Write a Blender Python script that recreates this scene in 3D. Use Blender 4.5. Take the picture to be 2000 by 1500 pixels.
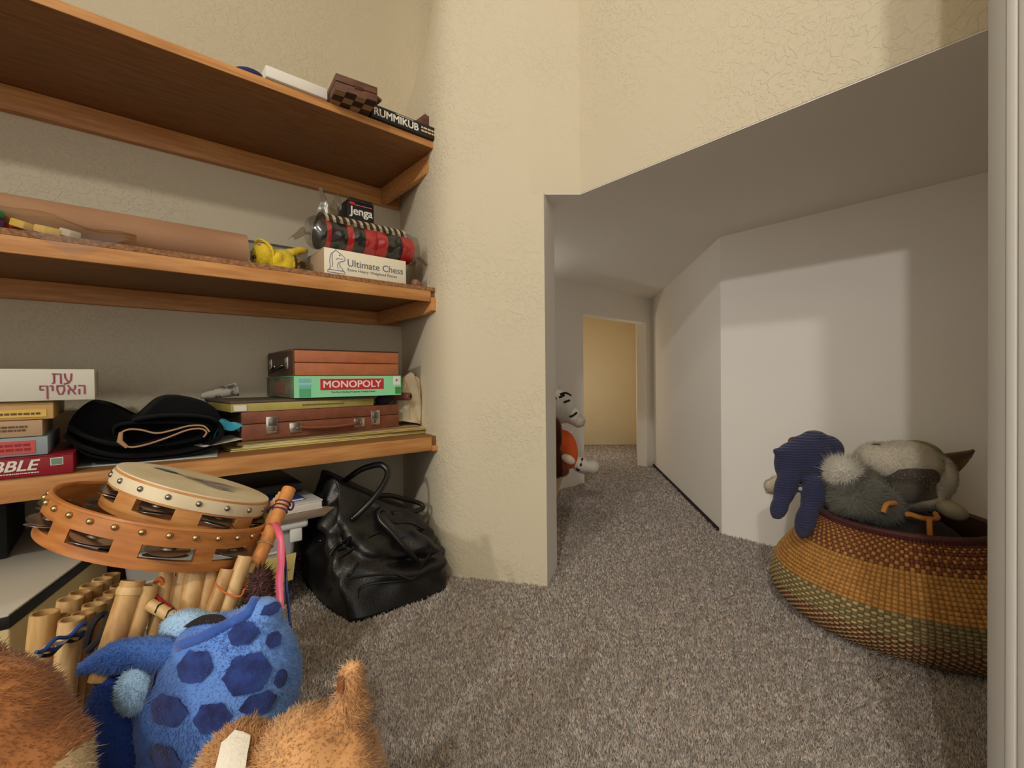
import bpy, bmesh, math, random
import numpy as np
from mathutils import Vector, Matrix, Euler
from mathutils.bvhtree import BVHTree

for o in list(bpy.data.objects):
    bpy.data.objects.remove(o, do_unlink=True)
random.seed(7); RNG = np.random.default_rng(7)
SC = bpy.context.scene; COL = SC.collection

# ------------------------------------------------------------------ camera, light, exposure
PITCH, ROLL, FPX = 10/900, 0.01, 900.0
X0 = Vector((1, 0, 0)); UP0 = Vector((0, math.sin(PITCH), math.cos(PITCH)))
FW = Vector((0, math.cos(PITCH), -math.sin(PITCH)))
UPC = UP0*math.cos(ROLL) + X0*math.sin(ROLL); RTC = X0*math.cos(ROLL) - UP0*math.sin(ROLL)
EYE = Vector((0, 0, .5))
cd = bpy.data.cameras.new('camera'); cam = bpy.data.objects.new('camera', cd); COL.objects.link(cam)
cd.sensor_width = 36; cd.lens = 36*FPX/2000; cd.clip_start = .02
cam.matrix_world = Matrix((( RTC.x, UPC.x, -FW.x, EYE.x), (RTC.y, UPC.y, -FW.y, EYE.y), (RTC.z, UPC.z, -FW.z, EYE.z), (0, 0, 0, 1)))
SC.camera = cam

wd = bpy.data.worlds.new('world'); SC.world = wd; wd.use_nodes = True
bg = wd.node_tree.nodes['Background']; bg.inputs[0].default_value = (1.0, .94, .87, 1); bg.inputs[1].default_value = .95

def lamp(name, loc, power, col, r):
    l = bpy.data.lights.new(name, 'POINT'); l.energy = power; l.color = col; l.shadow_soft_size = r
    o = bpy.data.objects.new(name, l); COL.objects.link(o); o.location = loc; return o
lamp('room_lamp', (-.374, -1.13, 1.84), 42, (1.0, .95, .86), .05)
lamp('room_lamp_far', (-1.80, -2.50, 1.84), 100, (1.0, .96, .90), .05)
lamp('nook_lamp', (-.10, 1.74, .80), .75, (1.0, .95, .88), .04)
lamp('passage_lamp', (.40, 2.95, .45), 1.5, (1.0, .95, .86), .05)

SC.view_settings.view_transform = 'Standard'; SC.view_settings.look = 'None'
SC.view_settings.gamma = 1; SC.view_settings.use_curve_mapping = False
SC.view_settings.exposure = 0.2
SC.cycles.max_bounces = 14; SC.cycles.diffuse_bounces = 9; SC.cycles.transparent_max_bounces = 12

# ------------------------------------------------------------------ frames
CORNER = Vector((-.363, 1.521, 0)); ANG = math.atan2(.653, .757)
US = Vector((math.cos(ANG), math.sin(ANG), 0)); NS = Vector((math.sin(ANG), -math.cos(ANG), 0))
def W(s, d, z=0): return CORNER + US*s + NS*d + Vector((0, 0, z))      # shelf frame: along, out from wall, up
def at(u, v, Y):                                                       # a measured photo point at distance Y
    r = FW + RTC*((u-1000)/FPX) + UPC*((750-v)/FPX); return EYE + r*(Y/r.y)
def ondepth(u, v, d):                                                  # a measured point on a plane d out from the shelf wall
    r = FW + RTC*((u-1000)/FPX) + UPC*((750-v)/FPX)
    return EYE + r*((d-(EYE-CORNER).dot(NS))/r.dot(NS))

# ------------------------------------------------------------------ materials
def lin(c):
    return tuple(((x/255)/12.92 if x/255 <= .04045 else ((x/255+.055)/1.055)**2.4) for x in c) + (1,)
MATS = {}
def M(name, col=(200, 200, 200), rough=.6, metal=0, bump=0, bscale=200, detail=4, var=0, vscale=20, stretch=(1, 1, 1),
      col2=None, vlo=.35, vhi=.65, attr=None, sheen=0, coat=0, spec=.5, voro=False, bdist=.002):
    if name in MATS: return MATS[name]
    m = bpy.data.materials.new(name); m.use_nodes = True; MATS[name] = m
    nt = m.node_tree; N = nt.nodes; L = nt.links; b = N['Principled BSDF']
    b.inputs['Roughness'].default_value = rough; b.inputs['Metallic'].default_value = metal
    b.inputs['Specular IOR Level'].default_value = spec
    if sheen: b.inputs['Sheen Weight'].default_value = sheen
    if coat: b.inputs['Coat Weight'].default_value = coat; b.inputs['Coat Roughness'].default_value = .2
    b.inputs['Base Color'].default_value = lin(col)
    tc = N.new('ShaderNodeTexCoord'); mp = N.new('ShaderNodeMapping'); mp.inputs['Scale'].default_value = stretch
    L.new(tc.outputs['Object'], mp.inputs['Vector'])
    src = None
    if attr:
        a = N.new('ShaderNodeAttribute'); a.attribute_name = attr; src = a.outputs['Color']; L.new(src, b.inputs['Base Color'])
    if col2 or var:
        nz = N.new('ShaderNodeTexNoise'); nz.inputs['Scale'].default_value = vscale; nz.inputs['Detail'].default_value = 6
        L.new(mp.outputs[0], nz.inputs['Vector'])
        rp = N.new('ShaderNodeValToRGB'); rp.color_ramp.elements[0].position = vlo; rp.color_ramp.elements[1].position = vhi
        c2 = col2 or tuple(max(0, x*(1-var)) for x in col)
        if attr:
            rp.color_ramp.elements[0].color = (1-var, 1-var, 1-var, 1); rp.color_ramp.elements[1].color = (1, 1, 1, 1)
            mx = N.new('ShaderNodeMix'); mx.data_type = 'RGBA'; mx.blend_type = 'MULTIPLY'; mx.inputs[0].default_value = 1
            L.new(src, mx.inputs[6]); L.new(rp.outputs[0], mx.inputs[7]); L.new(mx.outputs[2], b.inputs['Base Color'])
        else:
            rp.color_ramp.elements[0].color = lin(c2); rp.color_ramp.elements[1].color = lin(col)
            L.new(rp.outputs[0], b.inputs['Base Color'])
        L.new(nz.outputs['Fac'], rp.inputs['Fac'])
    if bump:
        if voro:
            t = N.new('ShaderNodeTexVoronoi'); t.feature = 'SMOOTH_F1'; out = t.outputs['Distance']
        else:
            t = N.new('ShaderNodeTexNoise'); t.inputs['Detail'].default_value = detail; out = t.outputs['Fac']
        t.inputs['Scale'].default_value = bscale; L.new(mp.outputs[0], t.inputs['Vector'])
        bp = N.new('ShaderNodeBump'); bp.inputs['Strength'].default_value = bump; bp.inputs['Distance'].default_value = bdist
        L.new(out, bp.inputs['Height']); L.new(bp.outputs[0], b.inputs['Normal'])
    return m

def knockdown(name, col):
    """painted plaster with a trowelled skip texture"""
    m = M(name, col, .85, spec=.25); nt = m.node_tree; N = nt.nodes; L = nt.links; b = N['Principled BSDF']
    tc = N['Texture Coordinate']
    nz = N.new('ShaderNodeTexNoise'); nz.inputs['Scale'].default_value = 75; nz.inputs['Detail'].default_value = 3
    nz.inputs['Distortion'].default_value = .9; L.new(tc.outputs['Object'], nz.inputs['Vector'])
    rp = N.new('ShaderNodeValToRGB'); rp.color_ramp.elements[0].position = .47; rp.color_ramp.elements[1].position = .56
    L.new(nz.outputs['Fac'], rp.inputs['Fac'])
    big = N.new('ShaderNodeTexNoise'); big.inputs['Scale'].default_value = 3.5; big.inputs['Detail'].default_value = 2
    L.new(tc.outputs['Object'], big.inputs['Vector'])
    r2 = N.new('ShaderNodeValToRGB'); r2.color_ramp.elements[0].position = .38; r2.color_ramp.elements[1].position = .6
    L.new(big.outputs['Fac'], r2.inputs['Fac'])
    mu = N.new('ShaderNodeMath'); mu.operation = 'MULTIPLY'; L.new(rp.outputs[0], mu.inputs[0]); L.new(r2.outputs[0], mu.inputs[1])
    bp = N.new('ShaderNodeBump'); bp.inputs['Strength'].default_value = .55; bp.inputs['Distance'].default_value = .0016
    L.new(mu.outputs[0], bp.inputs['Height']); L.new(bp.outputs[0], b.inputs['Normal'])
    return m

def film(name, tint=(235, 235, 235), gloss=.16, rough=.12):
    if name in MATS: return MATS[name]
    m = bpy.data.materials.new(name); m.use_nodes = True; MATS[name] = m
    nt = m.node_tree; N = nt.nodes; L = nt.links; N.remove(N['Principled BSDF'])
    tr = N.new('ShaderNodeBsdfTransparent'); tr.inputs[0].default_value = lin(tint)
    gl = N.new('ShaderNodeBsdfGlossy'); gl.inputs['Roughness'].default_value = rough
    mx = N.new('ShaderNodeMixShader'); mx.inputs[0].default_value = gloss
    L.new(tr.outputs[0], mx.inputs[1]); L.new(gl.outputs[0], mx.inputs[2]); L.new(mx.outputs[0], N['Material Output'].inputs['Surface'])
    return m

CREAM = knockdown('cream_plaster', (214, 204, 179))
WHITEW = M('white_paint', (240, 237, 232), .8, bump=.12, bscale=160, spec=.25)
TRIMW = M('white_trim_paint', (206, 205, 200), .45)
OAK = M('oak', (210, 154, 94), .5, col2=(186, 126, 70), vscale=9, stretch=(1.2, 14, 14), bump=.08, bscale=60)
OAKD = M('oak_board', (146, 102, 60), .6, col2=(126, 86, 48), vscale=14, stretch=(1, 8, 8), bump=.06, bscale=120)
CHIP = M('particle_board', (168, 122, 82), .8, col2=(120, 80, 50), vscale=160, bump=.3, bscale=300)
BLACK = M('black_plastic', (16, 16, 18), .5)
CHROME = M('chrome', (205, 200, 190), .25, 1)
BRASS = M('brass_stud', (190, 165, 120), .28, 1)
STEEL = M('dull_steel', (150, 148, 142), .35, 1)
PAPER = M('white_paper', (225, 222, 212), .7)

# ------------------------------------------------------------------ geometry helpers
class G:
    def __init__(s): s.v = []; s.f = []
    def add(s, vs, fs):
        o = len(s.v); s.v += [tuple(x) for x in vs]; s.f += [tuple(i+o for i in f) for f in fs]; return s
    def box(s, c, size, R=None):
        a, b, h = [x/2 for x in size]; c = Vector(c); vs = []
        for z in (-h, h):
            for x, y in ((-a, -b), (a, -b), (a, b), (-a, b)):
                p = Vector((x, y, z)); vs.append(c + (R @ p if R else p))
        return s.add(vs, [(3, 2, 1, 0), (4, 5, 6, 7), (0, 1, 5, 4), (1, 2, 6, 5), (2, 3, 7, 6), (3, 0, 4, 7)])
    def bx(s, x0, x1, y0, y1, z0, z1): return s.box(((x0+x1)/2, (y0+y1)/2, (z0+z1)/2), (abs(x1-x0), abs(y1-y0), abs(z1-z0)))
    def prism(s, base, top):
        n = len(base)
        return s.add(list(base)+list(top), [tuple(range(n))[::-1], tuple(range(n, 2*n))] + [(i, (i+1) % n, n+(i+1) % n, n+i) for i in range(n)])
    def poly(s, pts, z0, z1): return s.prism([(p[0], p[1], z0) for p in pts], [(p[0], p[1], z1) for p in pts])
    def tube(s, path, r, seg=10, closed=False, caps=True, flat=1.0, up=(0, 0, 1)):
        P = [Vector(p) for p in path]; n = len(P); R = r if isinstance(r, (list, tuple)) else [r]*n
        vs = []; fs = []; prev = None
        for i in range(n):
            a = P[(i-1) % n] if (closed or i) else P[0]; b = P[(i+1) % n] if (closed or i < n-1) else P[-1]
            t = (b-a).normalized() if (b-a).length > 1e-9 else Vector((0, 0, 1))
            if prev is None:
                x = Vector(up).cross(t)
                if x.length < 1e-4: x = Vector((1, 0, 0)).cross(t)
            else: x = prev - t*prev.dot(t)
            x.normalize(); prev = x; y = t.cross(x)
            for k in range(seg):
                q = 2*math.pi*k/seg; vs.append(P[i] + x*(R[i]*math.cos(q)) + y*(R[i]*flat*math.sin(q)))
        m = n if closed else n-1
        for i in range(m):
            for k in range(seg):
                k2 = (k+1) % seg; j = (i+1) % n
                fs.append((i*seg+k, i*seg+k2, j*seg+k2, j*seg+k))
        if caps and not closed:
            fs.append(tuple(range(seg))[::-1]); fs.append(tuple((n-1)*seg+k for k in range(seg)))
        return s.add(vs, fs)
    def lathe(s, prof, seg=32, c=(0, 0, 0), R=None, capb=True, capt=True, noise=None):
        c = Vector(c); vs = []; fs = []
        for r, z in prof:
            for k in range(seg):
                a = 2*math.pi*k/seg; p = Vector((r*math.cos(a), r*math.sin(a), z)); vs.append(c + (R @ p if R else p))
        for i in range(len(prof)-1):
            for k in range(seg):
                k2 = (k+1) % seg; fs.append((i*seg+k, i*seg+k2, (i+1)*seg+k2, (i+1)*seg+k))
        if capb: fs.append(tuple(range(seg))[::-1])
        if capt: fs.append(tuple((len(prof)-1)*seg+k for k in range(seg)))
        return s.add(vs, fs)
    def ell(s, c, r, R=None, nu=20, nv=12):
        c = Vector(c); vs = [c + (R @ Vector((0, 0, -r[2])) if R else Vector((0, 0, -r[2])))]; fs = []
        for i in range(1, nv):
            t = math.pi*i/nv - math.pi/2
            for k in range(nu):
                a = 2*math.pi*k/nu; p = Vector((r[0]*math.cos(t)*math.cos(a), r[1]*math.cos(t)*math.sin(a), r[2]*math.sin(t)))
                vs.append(c + (R @ p if R else p))
        vs.append(c + (R @ Vector((0, 0, r[2])) if R else Vector((0, 0, r[2])))); top = len(vs)-1
        for k in range(nu):
            fs.append((0, 1+(k+1) % nu, 1+k)); fs.append((top, 1+(nv-2)*nu+k, 1+(nv-2)*nu+(k+1) % nu))
        for i in range(nv-2):
            for k in range(nu):
                k2 = (k+1) % nu; fs.append((1+i*nu+k, 1+i*nu+k2, 1+(i+1)*nu+k2, 1+(i+1)*nu+k))
        return s.add(vs, fs)
    def grid(s, fn, nu, nv):
        vs = [fn(i/nu, j/nv) for j in range(nv+1) for i in range(nu+1)]
        return s.add(vs, [(j*(nu+1)+i, j*(nu+1)+i+1, (j+1)*(nu+1)+i+1, (j+1)*(nu+1)+i) for j in range(nv) for i in range(nu)])
    def build(s, name, mat, parent=None, bevel=0, seg=2, smooth=40, thick=0, sub=0):
        me = bpy.data.meshes.new(name); me.from_pydata(s.v, [], s.f)
        bm = bmesh.new(); bm.from_mesh(me)
        bmesh.ops.recalc_face_normals(bm, faces=bm.faces)
        if bevel:
            es = [e for e in bm.edges if len(e.link_faces) == 2 and e.calc_face_angle(0) > math.radians(30)]
            bmesh.ops.bevel(bm, geom=es, offset=bevel, segments=seg, profile=.5, affect='EDGES', clamp_overlap=True)
        bm.to_mesh(me); bm.free()
        me.materials.append(mat)
        o = bpy.data.objects.new(name, me); COL.objects.link(o)
        if thick or sub:
            if thick: md = o.modifiers.new('t', 'SOLIDIFY'); md.thickness = thick; md.offset = 0
            if sub: md = o.modifiers.new('s', 'SUBSURF'); md.levels = sub; md.render_levels = sub
            dg = bpy.context.evaluated_depsgraph_get(); m2 = bpy.data.meshes.new_from_object(o.evaluated_get(dg))
            o.modifiers.clear(); o.data = m2; bpy.data.meshes.remove(me); me = m2; me.name = name
        if smooth:
            me.shade_smooth()
            if smooth < 180: me.set_sharp_from_angle(angle=math.radians(smooth))
        if parent: o.parent = parent
        return o

def tag(o, label=None, cat=None, group=None, kind=None):
    if label: o['label'] = label
    if cat: o['category'] = cat
    if group: o['group'] = group
    if kind: o['kind'] = kind
    return o
def thing(name, label, cat, loc=(0, 0, 0), rz=0, group=None):
    o = bpy.data.objects.new(name, None); COL.objects.link(o); o.empty_display_size = .02
    o.location = loc; o.rotation_euler = (0, 0, rz); return tag(o, label, cat, group)
def shelfthing(name, label, cat, s, d, z, rz=0, group=None): return thing(name, label, cat, W(s, d, z), ANG+rz, group)

def text_mesh(body, bold=0, name='lettering', spacing=1.0):
    c = bpy.data.curves.new(name, 'FONT'); c.body = body; c.size = 1; c.space_character = spacing
    c.fill_mode = 'BOTH'; c.extrude = .002; c.resolution_u = 3; c.align_x = 'CENTER'
    o = bpy.data.objects.new('tmp', c); COL.objects.link(o); bpy.context.view_layer.update()
    dg = bpy.context.evaluated_depsgraph_get(); me = bpy.data.meshes.new_from_object(o.evaluated_get(dg))
    bpy.data.objects.remove(o); return me
def lettering(body, mat, parent, frame, w, h, bold=0, name='lettering', shear=0, spacing=1.0):
    """flat print filling a w x h panel; frame = 4x4 whose x/y are the panel axes, origin its lower left"""
    me = text_mesh(body, bold, name, spacing); n = len(me.vertices)
    co = np.empty(n*3); me.vertices.foreach_get('co', co); co = co.reshape(-1, 3)
    lo = co.min(0); hi = co.max(0); k = (co-lo)/np.maximum(hi-lo, 1e-6)
    for i, v in enumerate(me.vertices):
        x = k[i, 0]*w + shear*k[i, 1]*h; v.co = frame @ Vector((x, k[i, 1]*h, k[i, 2]*.0004))
    if bold:
        bm = bmesh.new(); bm.from_mesh(me); base = list(bm.verts)+list(bm.edges)+list(bm.faces)
        for dx, dy in ((1, 0), (1, .6), (0, .6)):
            dup = bmesh.ops.duplicate(bm, geom=base); sh_ = frame.to_3x3() @ Vector((dx*bold*h*1.6, dy*bold*h*1.6, .00003*(dx+2*dy)))
            bmesh.ops.translate(bm, verts=[e for e in dup['geom'] if isinstance(e, bmesh.types.BMVert)], vec=sh_)
        bm.to_mesh(me); bm.free()
    me.materials.clear(); me.materials.append(mat)
    o = bpy.data.objects.new(name, me); COL.objects.link(o); o.parent = parent; return o
def dashes(mat, parent, frame, w, h, rows=1, name='small_print', seed=1):
    rr_ = random.Random(seed); g = G(); rh = h/rows
    for k in range(rows):
        x = 0; y = h-rh*(k+.5)
        while x < w*.96:
            l = min(rr_.uniform(.8, 2.2)*rh*.6, w-x); t = rh*.28
            g.prism([frame @ Vector((x+a*l, y+b*t, 0)) for a, b in ((0, -1), (1, -1), (1, 1), (0, 1))], [frame @ Vector((x+a*l, y+b*t, .0003)) for a, b in ((0, -1), (1, -1), (1, 1), (0, 1))])
            x += l+rh*.22
    return g.build(name, mat, parent, smooth=0)
def face_front(x, y, z): return Matrix(((1, 0, 0, x), (0, 0, -1, y), (0, 1, 0, z), (0, 0, 0, 1)))   # panel facing local -y
def face_left(x, y, z): return Matrix(((0, 0, -1, x), (-1, 0, 0, y), (0, 1, 0, z), (0, 0, 0, 1)))   # panel facing local -x
def patch(name, mat, parent, fr, x0, x1, y0, y1, t=.0005, rounded=0):
    g = G(); pts = [(x0, y0), (x1, y0), (x1, y1), (x0, y1)]
    g.prism([fr @ Vector((a, b, -t)) for a, b in pts], [fr @ Vector((a, b, t)) for a, b in pts]); return g.build(name, mat, parent, smooth=0)

def evaluated(g, mods):
    me = bpy.data.meshes.new('b'); me.from_pydata(g.v, [], g.f); o = bpy.data.objects.new('b', me); COL.objects.link(o)
    for kind, kw in mods:
        md = o.modifiers.new(kind, kind)
        for k, v in kw.items(): setattr(md, k, v)
    dg = bpy.context.evaluated_depsgraph_get(); m2 = bpy.data.meshes.new_from_object(o.evaluated_get(dg))
    bpy.data.objects.remove(o); bpy.data.meshes.remove(me); return m2

def plush(name, ells, mat, parent=None, voxel=.005, smooth=6, fur=0, flen=.006, fw=.0008, colour=None, lump=0, droop=(0, 0, -.3), shag=1.0):
    """a stuffed body: ellipsoids (centre, radii, euler) fused into one skin, with short pile blades growing from it"""
    g = G()
    for e in ells:
        R = Euler(e[2]).to_matrix() if len(e) > 2 and e[2] else None; g.ell(e[0], e[1], R, 24, 16)
    me = evaluated(g, [('REMESH', dict(mode='VOXEL', voxel_size=voxel)), ('SMOOTH', dict(factor=.5, iterations=smooth))])
    n = len(me.vertices); co = np.empty(n*3); me.vertices.foreach_get('co', co); co = co.reshape(-1, 3)
    no = np.array([v.normal[:] for v in me.vertices])
    if lump:
        ph = co*90; co = co + no*(lump*(np.sin(ph[:, 0]+2*np.sin(ph[:, 1]*.7))*np.sin(ph[:, 2]*1.1+ph[:, 1]*.6)))[:, None]
    bv = [tuple(p) for p in co]; bf = [tuple(p.vertices) for p in me.polygons]
    bvh = BVHTree.FromPolygons([Vector(p) for p in bv], bf)
    verts = co; faces = list(bf); norms = no
    cols = np.array([colour(p, m) for p, m in zip(co, no)]) if colour else None
    if fur:
        me.calc_loop_triangles(); tri = np.array([t.vertices[:] for t in me.loop_triangles])
        a, b, c = co[tri[:, 0]], co[tri[:, 1]], co[tri[:, 2]]
        ar = np.linalg.norm(np.cross(b-a, c-a), axis=1); pick = RNG.choice(len(tri), fur, p=ar/ar.sum())
        w = RNG.dirichlet((1, 1, 1), fur); p = a[pick]*w[:, :1]+b[pick]*w[:, 1:2]+c[pick]*w[:, 2:]
        nn = no[tri[pick, 0]]
        rd = RNG.normal(size=(fur, 3)); tg = np.cross(nn, rd); tg /= np.linalg.norm(tg, axis=1)[:, None]+1e-9
        ph = p*55; clump = np.stack([np.sin(ph[:, 1]*1.3+ph[:, 2]), np.sin(ph[:, 2]*1.1+ph[:, 0]*.7), np.cos(ph[:, 0]+ph[:, 1]*.9)], 1)
        ln = flen*(.55+.6*RNG.random(fur))[:, None]
        tip = p + ln*(nn*.75 + .35*shag*RNG.normal(size=(fur, 3)) + .35*clump + np.array(droop))
        bt = np.cross(nn, tg); k = len(co); ring = [p-nn*.001+(tg*math.cos(q)+bt*math.sin(q))*fw for q in (0, 2.094, 4.189)]
        verts = np.concatenate([co]+ring+[tip]); i = np.arange(fur)+k
        faces += np.concatenate([np.stack([i, i+fur, i+3*fur], 1), np.stack([i+fur, i+2*fur, i+3*fur], 1), np.stack([i+2*fur, i, i+3*fur], 1)]).tolist()
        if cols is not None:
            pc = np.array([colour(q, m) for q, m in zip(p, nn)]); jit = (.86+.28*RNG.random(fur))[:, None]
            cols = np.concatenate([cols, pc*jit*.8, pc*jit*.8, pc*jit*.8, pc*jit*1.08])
    bpy.data.meshes.remove(me); me = bpy.data.meshes.new(name)
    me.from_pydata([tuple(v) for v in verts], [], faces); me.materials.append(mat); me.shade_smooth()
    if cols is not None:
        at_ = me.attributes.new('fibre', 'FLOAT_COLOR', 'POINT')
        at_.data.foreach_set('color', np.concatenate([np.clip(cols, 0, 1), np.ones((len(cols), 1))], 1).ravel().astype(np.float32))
    o = bpy.data.objects.new(name, me); COL.objects.link(o)
    if parent: o.parent = parent
    return o, bvh

def decal(name, mat, parent, bvh, hit, nrm, outline, lift=.0015, rings=5, thick=True):
    """a sewn-on patch that follows the skin: outline is a list of (x, y) metres round the hit point, x to the right, y up"""
    n = nrm.normalized(); x = Vector((0, 0, 1)).cross(n)
    if x.length < .05: x = Vector((1, 0, 0))
    x.normalize(); y = n.cross(x); vs = []; fs = []; m = len(outline)
    def drop(px, py):
        o = hit + x*px + y*py
        q = bvh.ray_cast(o + n*.05, -n, .14)
        if q[0] is None: q = bvh.find_nearest(o)
        return q[0] + q[1]*lift
    vs.append(drop(0, 0))
    for r in range(1, rings+1):
        for a, b in outline: vs.append(drop(a*r/rings, b*r/rings))
    for k in range(m): fs.append((0, 1+k, 1+(k+1) % m))
    for r in range(rings-1):
        for k in range(m): fs.append((1+r*m+k, 1+(r+1)*m+k, 1+(r+1)*m+(k+1) % m, 1+r*m+(k+1) % m))
    g = G(); g.add(vs, fs); return g.build(name, mat, parent, smooth=180)
def look(bvh, u, v, inv=None):
    r = (FW + RTC*((u-1000)/FPX) + UPC*((750-v)/FPX)).normalized()
    q = bvh.ray_cast(EYE, r); return q[0], q[1]
def noisy(poly, n, amp=.12, seed=1):
    rr = random.Random(seed); out = []
    for i in range(n):
        t = i/n*len(poly); k = int(t); f = t-k; a = poly[k]; b = poly[(k+1) % len(poly)]
        s = 1+amp*(rr.random()-.5); out.append(((a[0]*(1-f)+b[0]*f)*s, (a[1]*(1-f)+b[1]*f)*s))
    return out

# ------------------------------------------------------------------ the setting
HZ = .942                                     # underside of the header over the low nook
def struct(o): o['kind'] = 'structure'; return o
def wallpoly(name, pts, z0, z1, t, mat, side=1, smooth=30):
    """a wall following a plan polyline, its thickness t laid to the side away from the room"""
    P = [Vector((p[0], p[1], 0)) for p in pts]; n = len(P); off = []
    for i in range(n):
        a = P[max(i-1, 0)]; b = P[min(i+1, n-1)]; d = (b-a).normalized(); off.append(P[i] + Vector((-d.y, d.x, 0))*t*side)
    g = G(); vs = []
    for z in (z0, z1):
        vs += [(p.x, p.y, z) for p in P]; vs += [(p.x, p.y, z) for p in off]
    fs = []; m = 2*n
    for i in range(n-1):
        fs += [(i, i+1, m+i+1, m+i), (n+i+1, n+i, m+n+i, m+n+i+1), (i+1, i, n+i, n+i+1), (m+i, m+i+1, m+n+i+1, m+n+i)]
    fs += [(0, m, m+n, n), (n-1, 2*n-1, m+2*n-1, m+n-1)]
    g.add(vs, fs); return struct(g.build(name, mat, smooth=smooth))
def bezier(pts, n):
    out = []
    for i in range(n+1):
        t = i/n; q = [Vector(p) for p in pts]
        while len(q) > 1: q = [q[k]*(1-t)+q[k+1]*t for k in range(len(q)-1)]
        out.append(q[0])
    return out
CARPET = M('carpet_backing', (172, 162, 156), .95, col2=(120, 111, 106), vscale=120, bump=.9, bscale=170, spec=.1, bdist=.006)
struct(G().bx(-3.2, 2.6, -3.4, 4.2, -.06, 0).build('floor', CARPET, smooth=0))
TOP = 2.35
# long plaster wall behind the shelves
wallpoly('wall_back', [W(-1.32, 0), W(.0, 0)], 0, TOP, .1, CREAM, 1)
wallpoly('wall_left', [W(-1.32, 0), W(-1.32, .75)], 0, TOP, .1, CREAM, -1)
# the wall that bends round from the shelf corner to the nook opening
E0 = Vector((.080, 1.100, 0)); KINK = Vector((.046, 1.1095, 0))
curve = [W(0, 0), W(-.03, .12)] + bezier([W(-.055, .22), W(-.09, .36), W(-.088, .395), Vector((-.12, 1.152, 0))], 10)
curve += [Vector((-.06, 1.138, 0)), KINK]
g = G(); zl = [0, .6, 1.2, 1.33, 1.5, 1.7, 2.0, TOP]; m = len(curve); front = []; rear = []
for z in zl:
    for i, p in enumerate(curve):
        d = (p-CORNER).dot(NS); k = max(0, 1-d/.42); p2 = p + US*(max(0, z-1.33)*.46*k); front.append((p2.x, p2.y, z))
        t = (curve[min(i+1, m-1)]-curve[max(i-1, 0)]).normalized(); rear.append((p2.x-t.y*.05, p2.y+t.x*.05, z))
nf = len(front); fs = []
for j in range(len(zl)-1):
    for i in range(m-1): q = (j*m+i, j*m+i+1, (j+1)*m+i+1, (j+1)*m+i); fs += [q, tuple(x+nf for x in q[::-1])]
    fs += [(j*m, (j+1)*m, (j+1)*m+nf, j*m+nf), (j*m+m-1, j*m+m-1+nf, (j+1)*m+m-1+nf, (j+1)*m+m-1)]
for j in (0, len(zl)-1): fs += [(j*m+i, j*m+i+1, j*m+i+1+nf, j*m+i+nf) for i in range(m-1)]
g.add(front+rear, fs); struct(g.build('wall_rounded', CREAM, smooth=60))
wallpoly('wall_back_upper', [W(0, .0), W(.75, .0)], 1.0, TOP, .1, CREAM, 1)
g = G(); J1 = Vector((.114, 1.208, 0))
g.poly([KINK, E0, J1, Vector((.02, 1.235, 0))], 0, HZ); struct(g.build('wall_jamb', WHITEW, smooth=0))
H0 = Vector((.160, 1.106, 0))
g = G(); g.poly([KINK+Vector((0, .0, 0)), E0+Vector((0, -.0008, 0)), Vector((.081, 1.106, 0)), KINK+Vector((.001, .01, 0))], 0, HZ)
struct(g.build('wall_end', CREAM, smooth=0))
# header over the nook: short return, then the long face that comes toward the room
HL = W(.136, 2.1)
HE = W(.136, (H0-CORNER).dot(NS))
wallpoly('wall_header_return', [KINK, HE], HZ+.002, TOP, .08, CREAM, 1)
wallpoly('wall_header', [HE, HL], HZ+.002, TOP, .08, CREAM, 1)
# nook
NA = W(.738, .715); NB = W(.725, 2.4); NF = Vector((.800, 2.62, 0))
wallpoly('wall_nook_right', [NA, NB], 0, HZ+.05, .08, WHITEW, 1)
wallpoly('wall_nook_side', [NF, NA], 0, HZ+.05, .08, WHITEW, 1)
FD = (NF - W(0, 0)).dot(NS)                                    # the far wall runs on behind the shelf corner
fs0, fs1 = .926, 1.392
FSN = (NF - CORNER).dot(US)
def WF(s): return W(0, 0) + (NF - W(0, 0))*(s/FSN)
wallpoly('wall_nook_far_left', [WF(.05), WF(.965)], 0, HZ+.05, .06, WHITEW, 1)
wallpoly('wall_nook_far_right', [WF(1.53), WF(FSN)], 0, HZ+.05, .06, WHITEW, 1)
wallpoly('wall_nook_far_top', [WF(.965), WF(1.53)], .805, HZ+.05, .06, WHITEW, 1)
RB0, RB1 = Vector((.50, 3.46, 0)), Vector((.93, 3.44, 0))
PASS = knockdown('passage_paint', (228, 214, 182))
wallpoly('wall_recess_back', [Vector((.2, 3.47, 0)), Vector((1.0, 3.44, 0))], 0, 1.0, .05, PASS, 1)
wallpoly('wall_recess_right', [Vector((.93, 3.46, 0)), WF(1.53)+NS*-.06], 0, 1.0, .05, PASS, 1)
wallpoly('wall_recess_left', [WF(.965)+NS*-.06, Vector((.22, 3.46, 0))], 0, 1.0, .05, PASS, 1)
g = G(); g.poly([Vector((.1, 1.9, 0)), WF(1.5), Vector((1.05, 3.5, 0)), Vector((.1, 3.5, 0))], .86, .90)
g = G(); g.poly([WF(.80)+NS*-.062, WF(1.50)+NS*-.062, Vector((1.05, 3.5, 0)), Vector((.1, 3.5, 0))], 1.0, 1.04); struct(g.build('ceiling_recess', PASS, smooth=0))
g = G(); g.poly([KINK+US*.001, HE+US*.001, HL+US*.001, NB, W(.8, .7), Vector((.9, 2.7, 0)), W(0, -.08), W(.02, .1)], HZ, HZ+.04)
struct(g.build('ceiling_nook', WHITEW, smooth=0))
# flat ceiling
struct(G().bx(-3.2, 2.6, -3.4, 2.0, TOP, TOP+.05).build('ceiling', CREAM, smooth=0))
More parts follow.
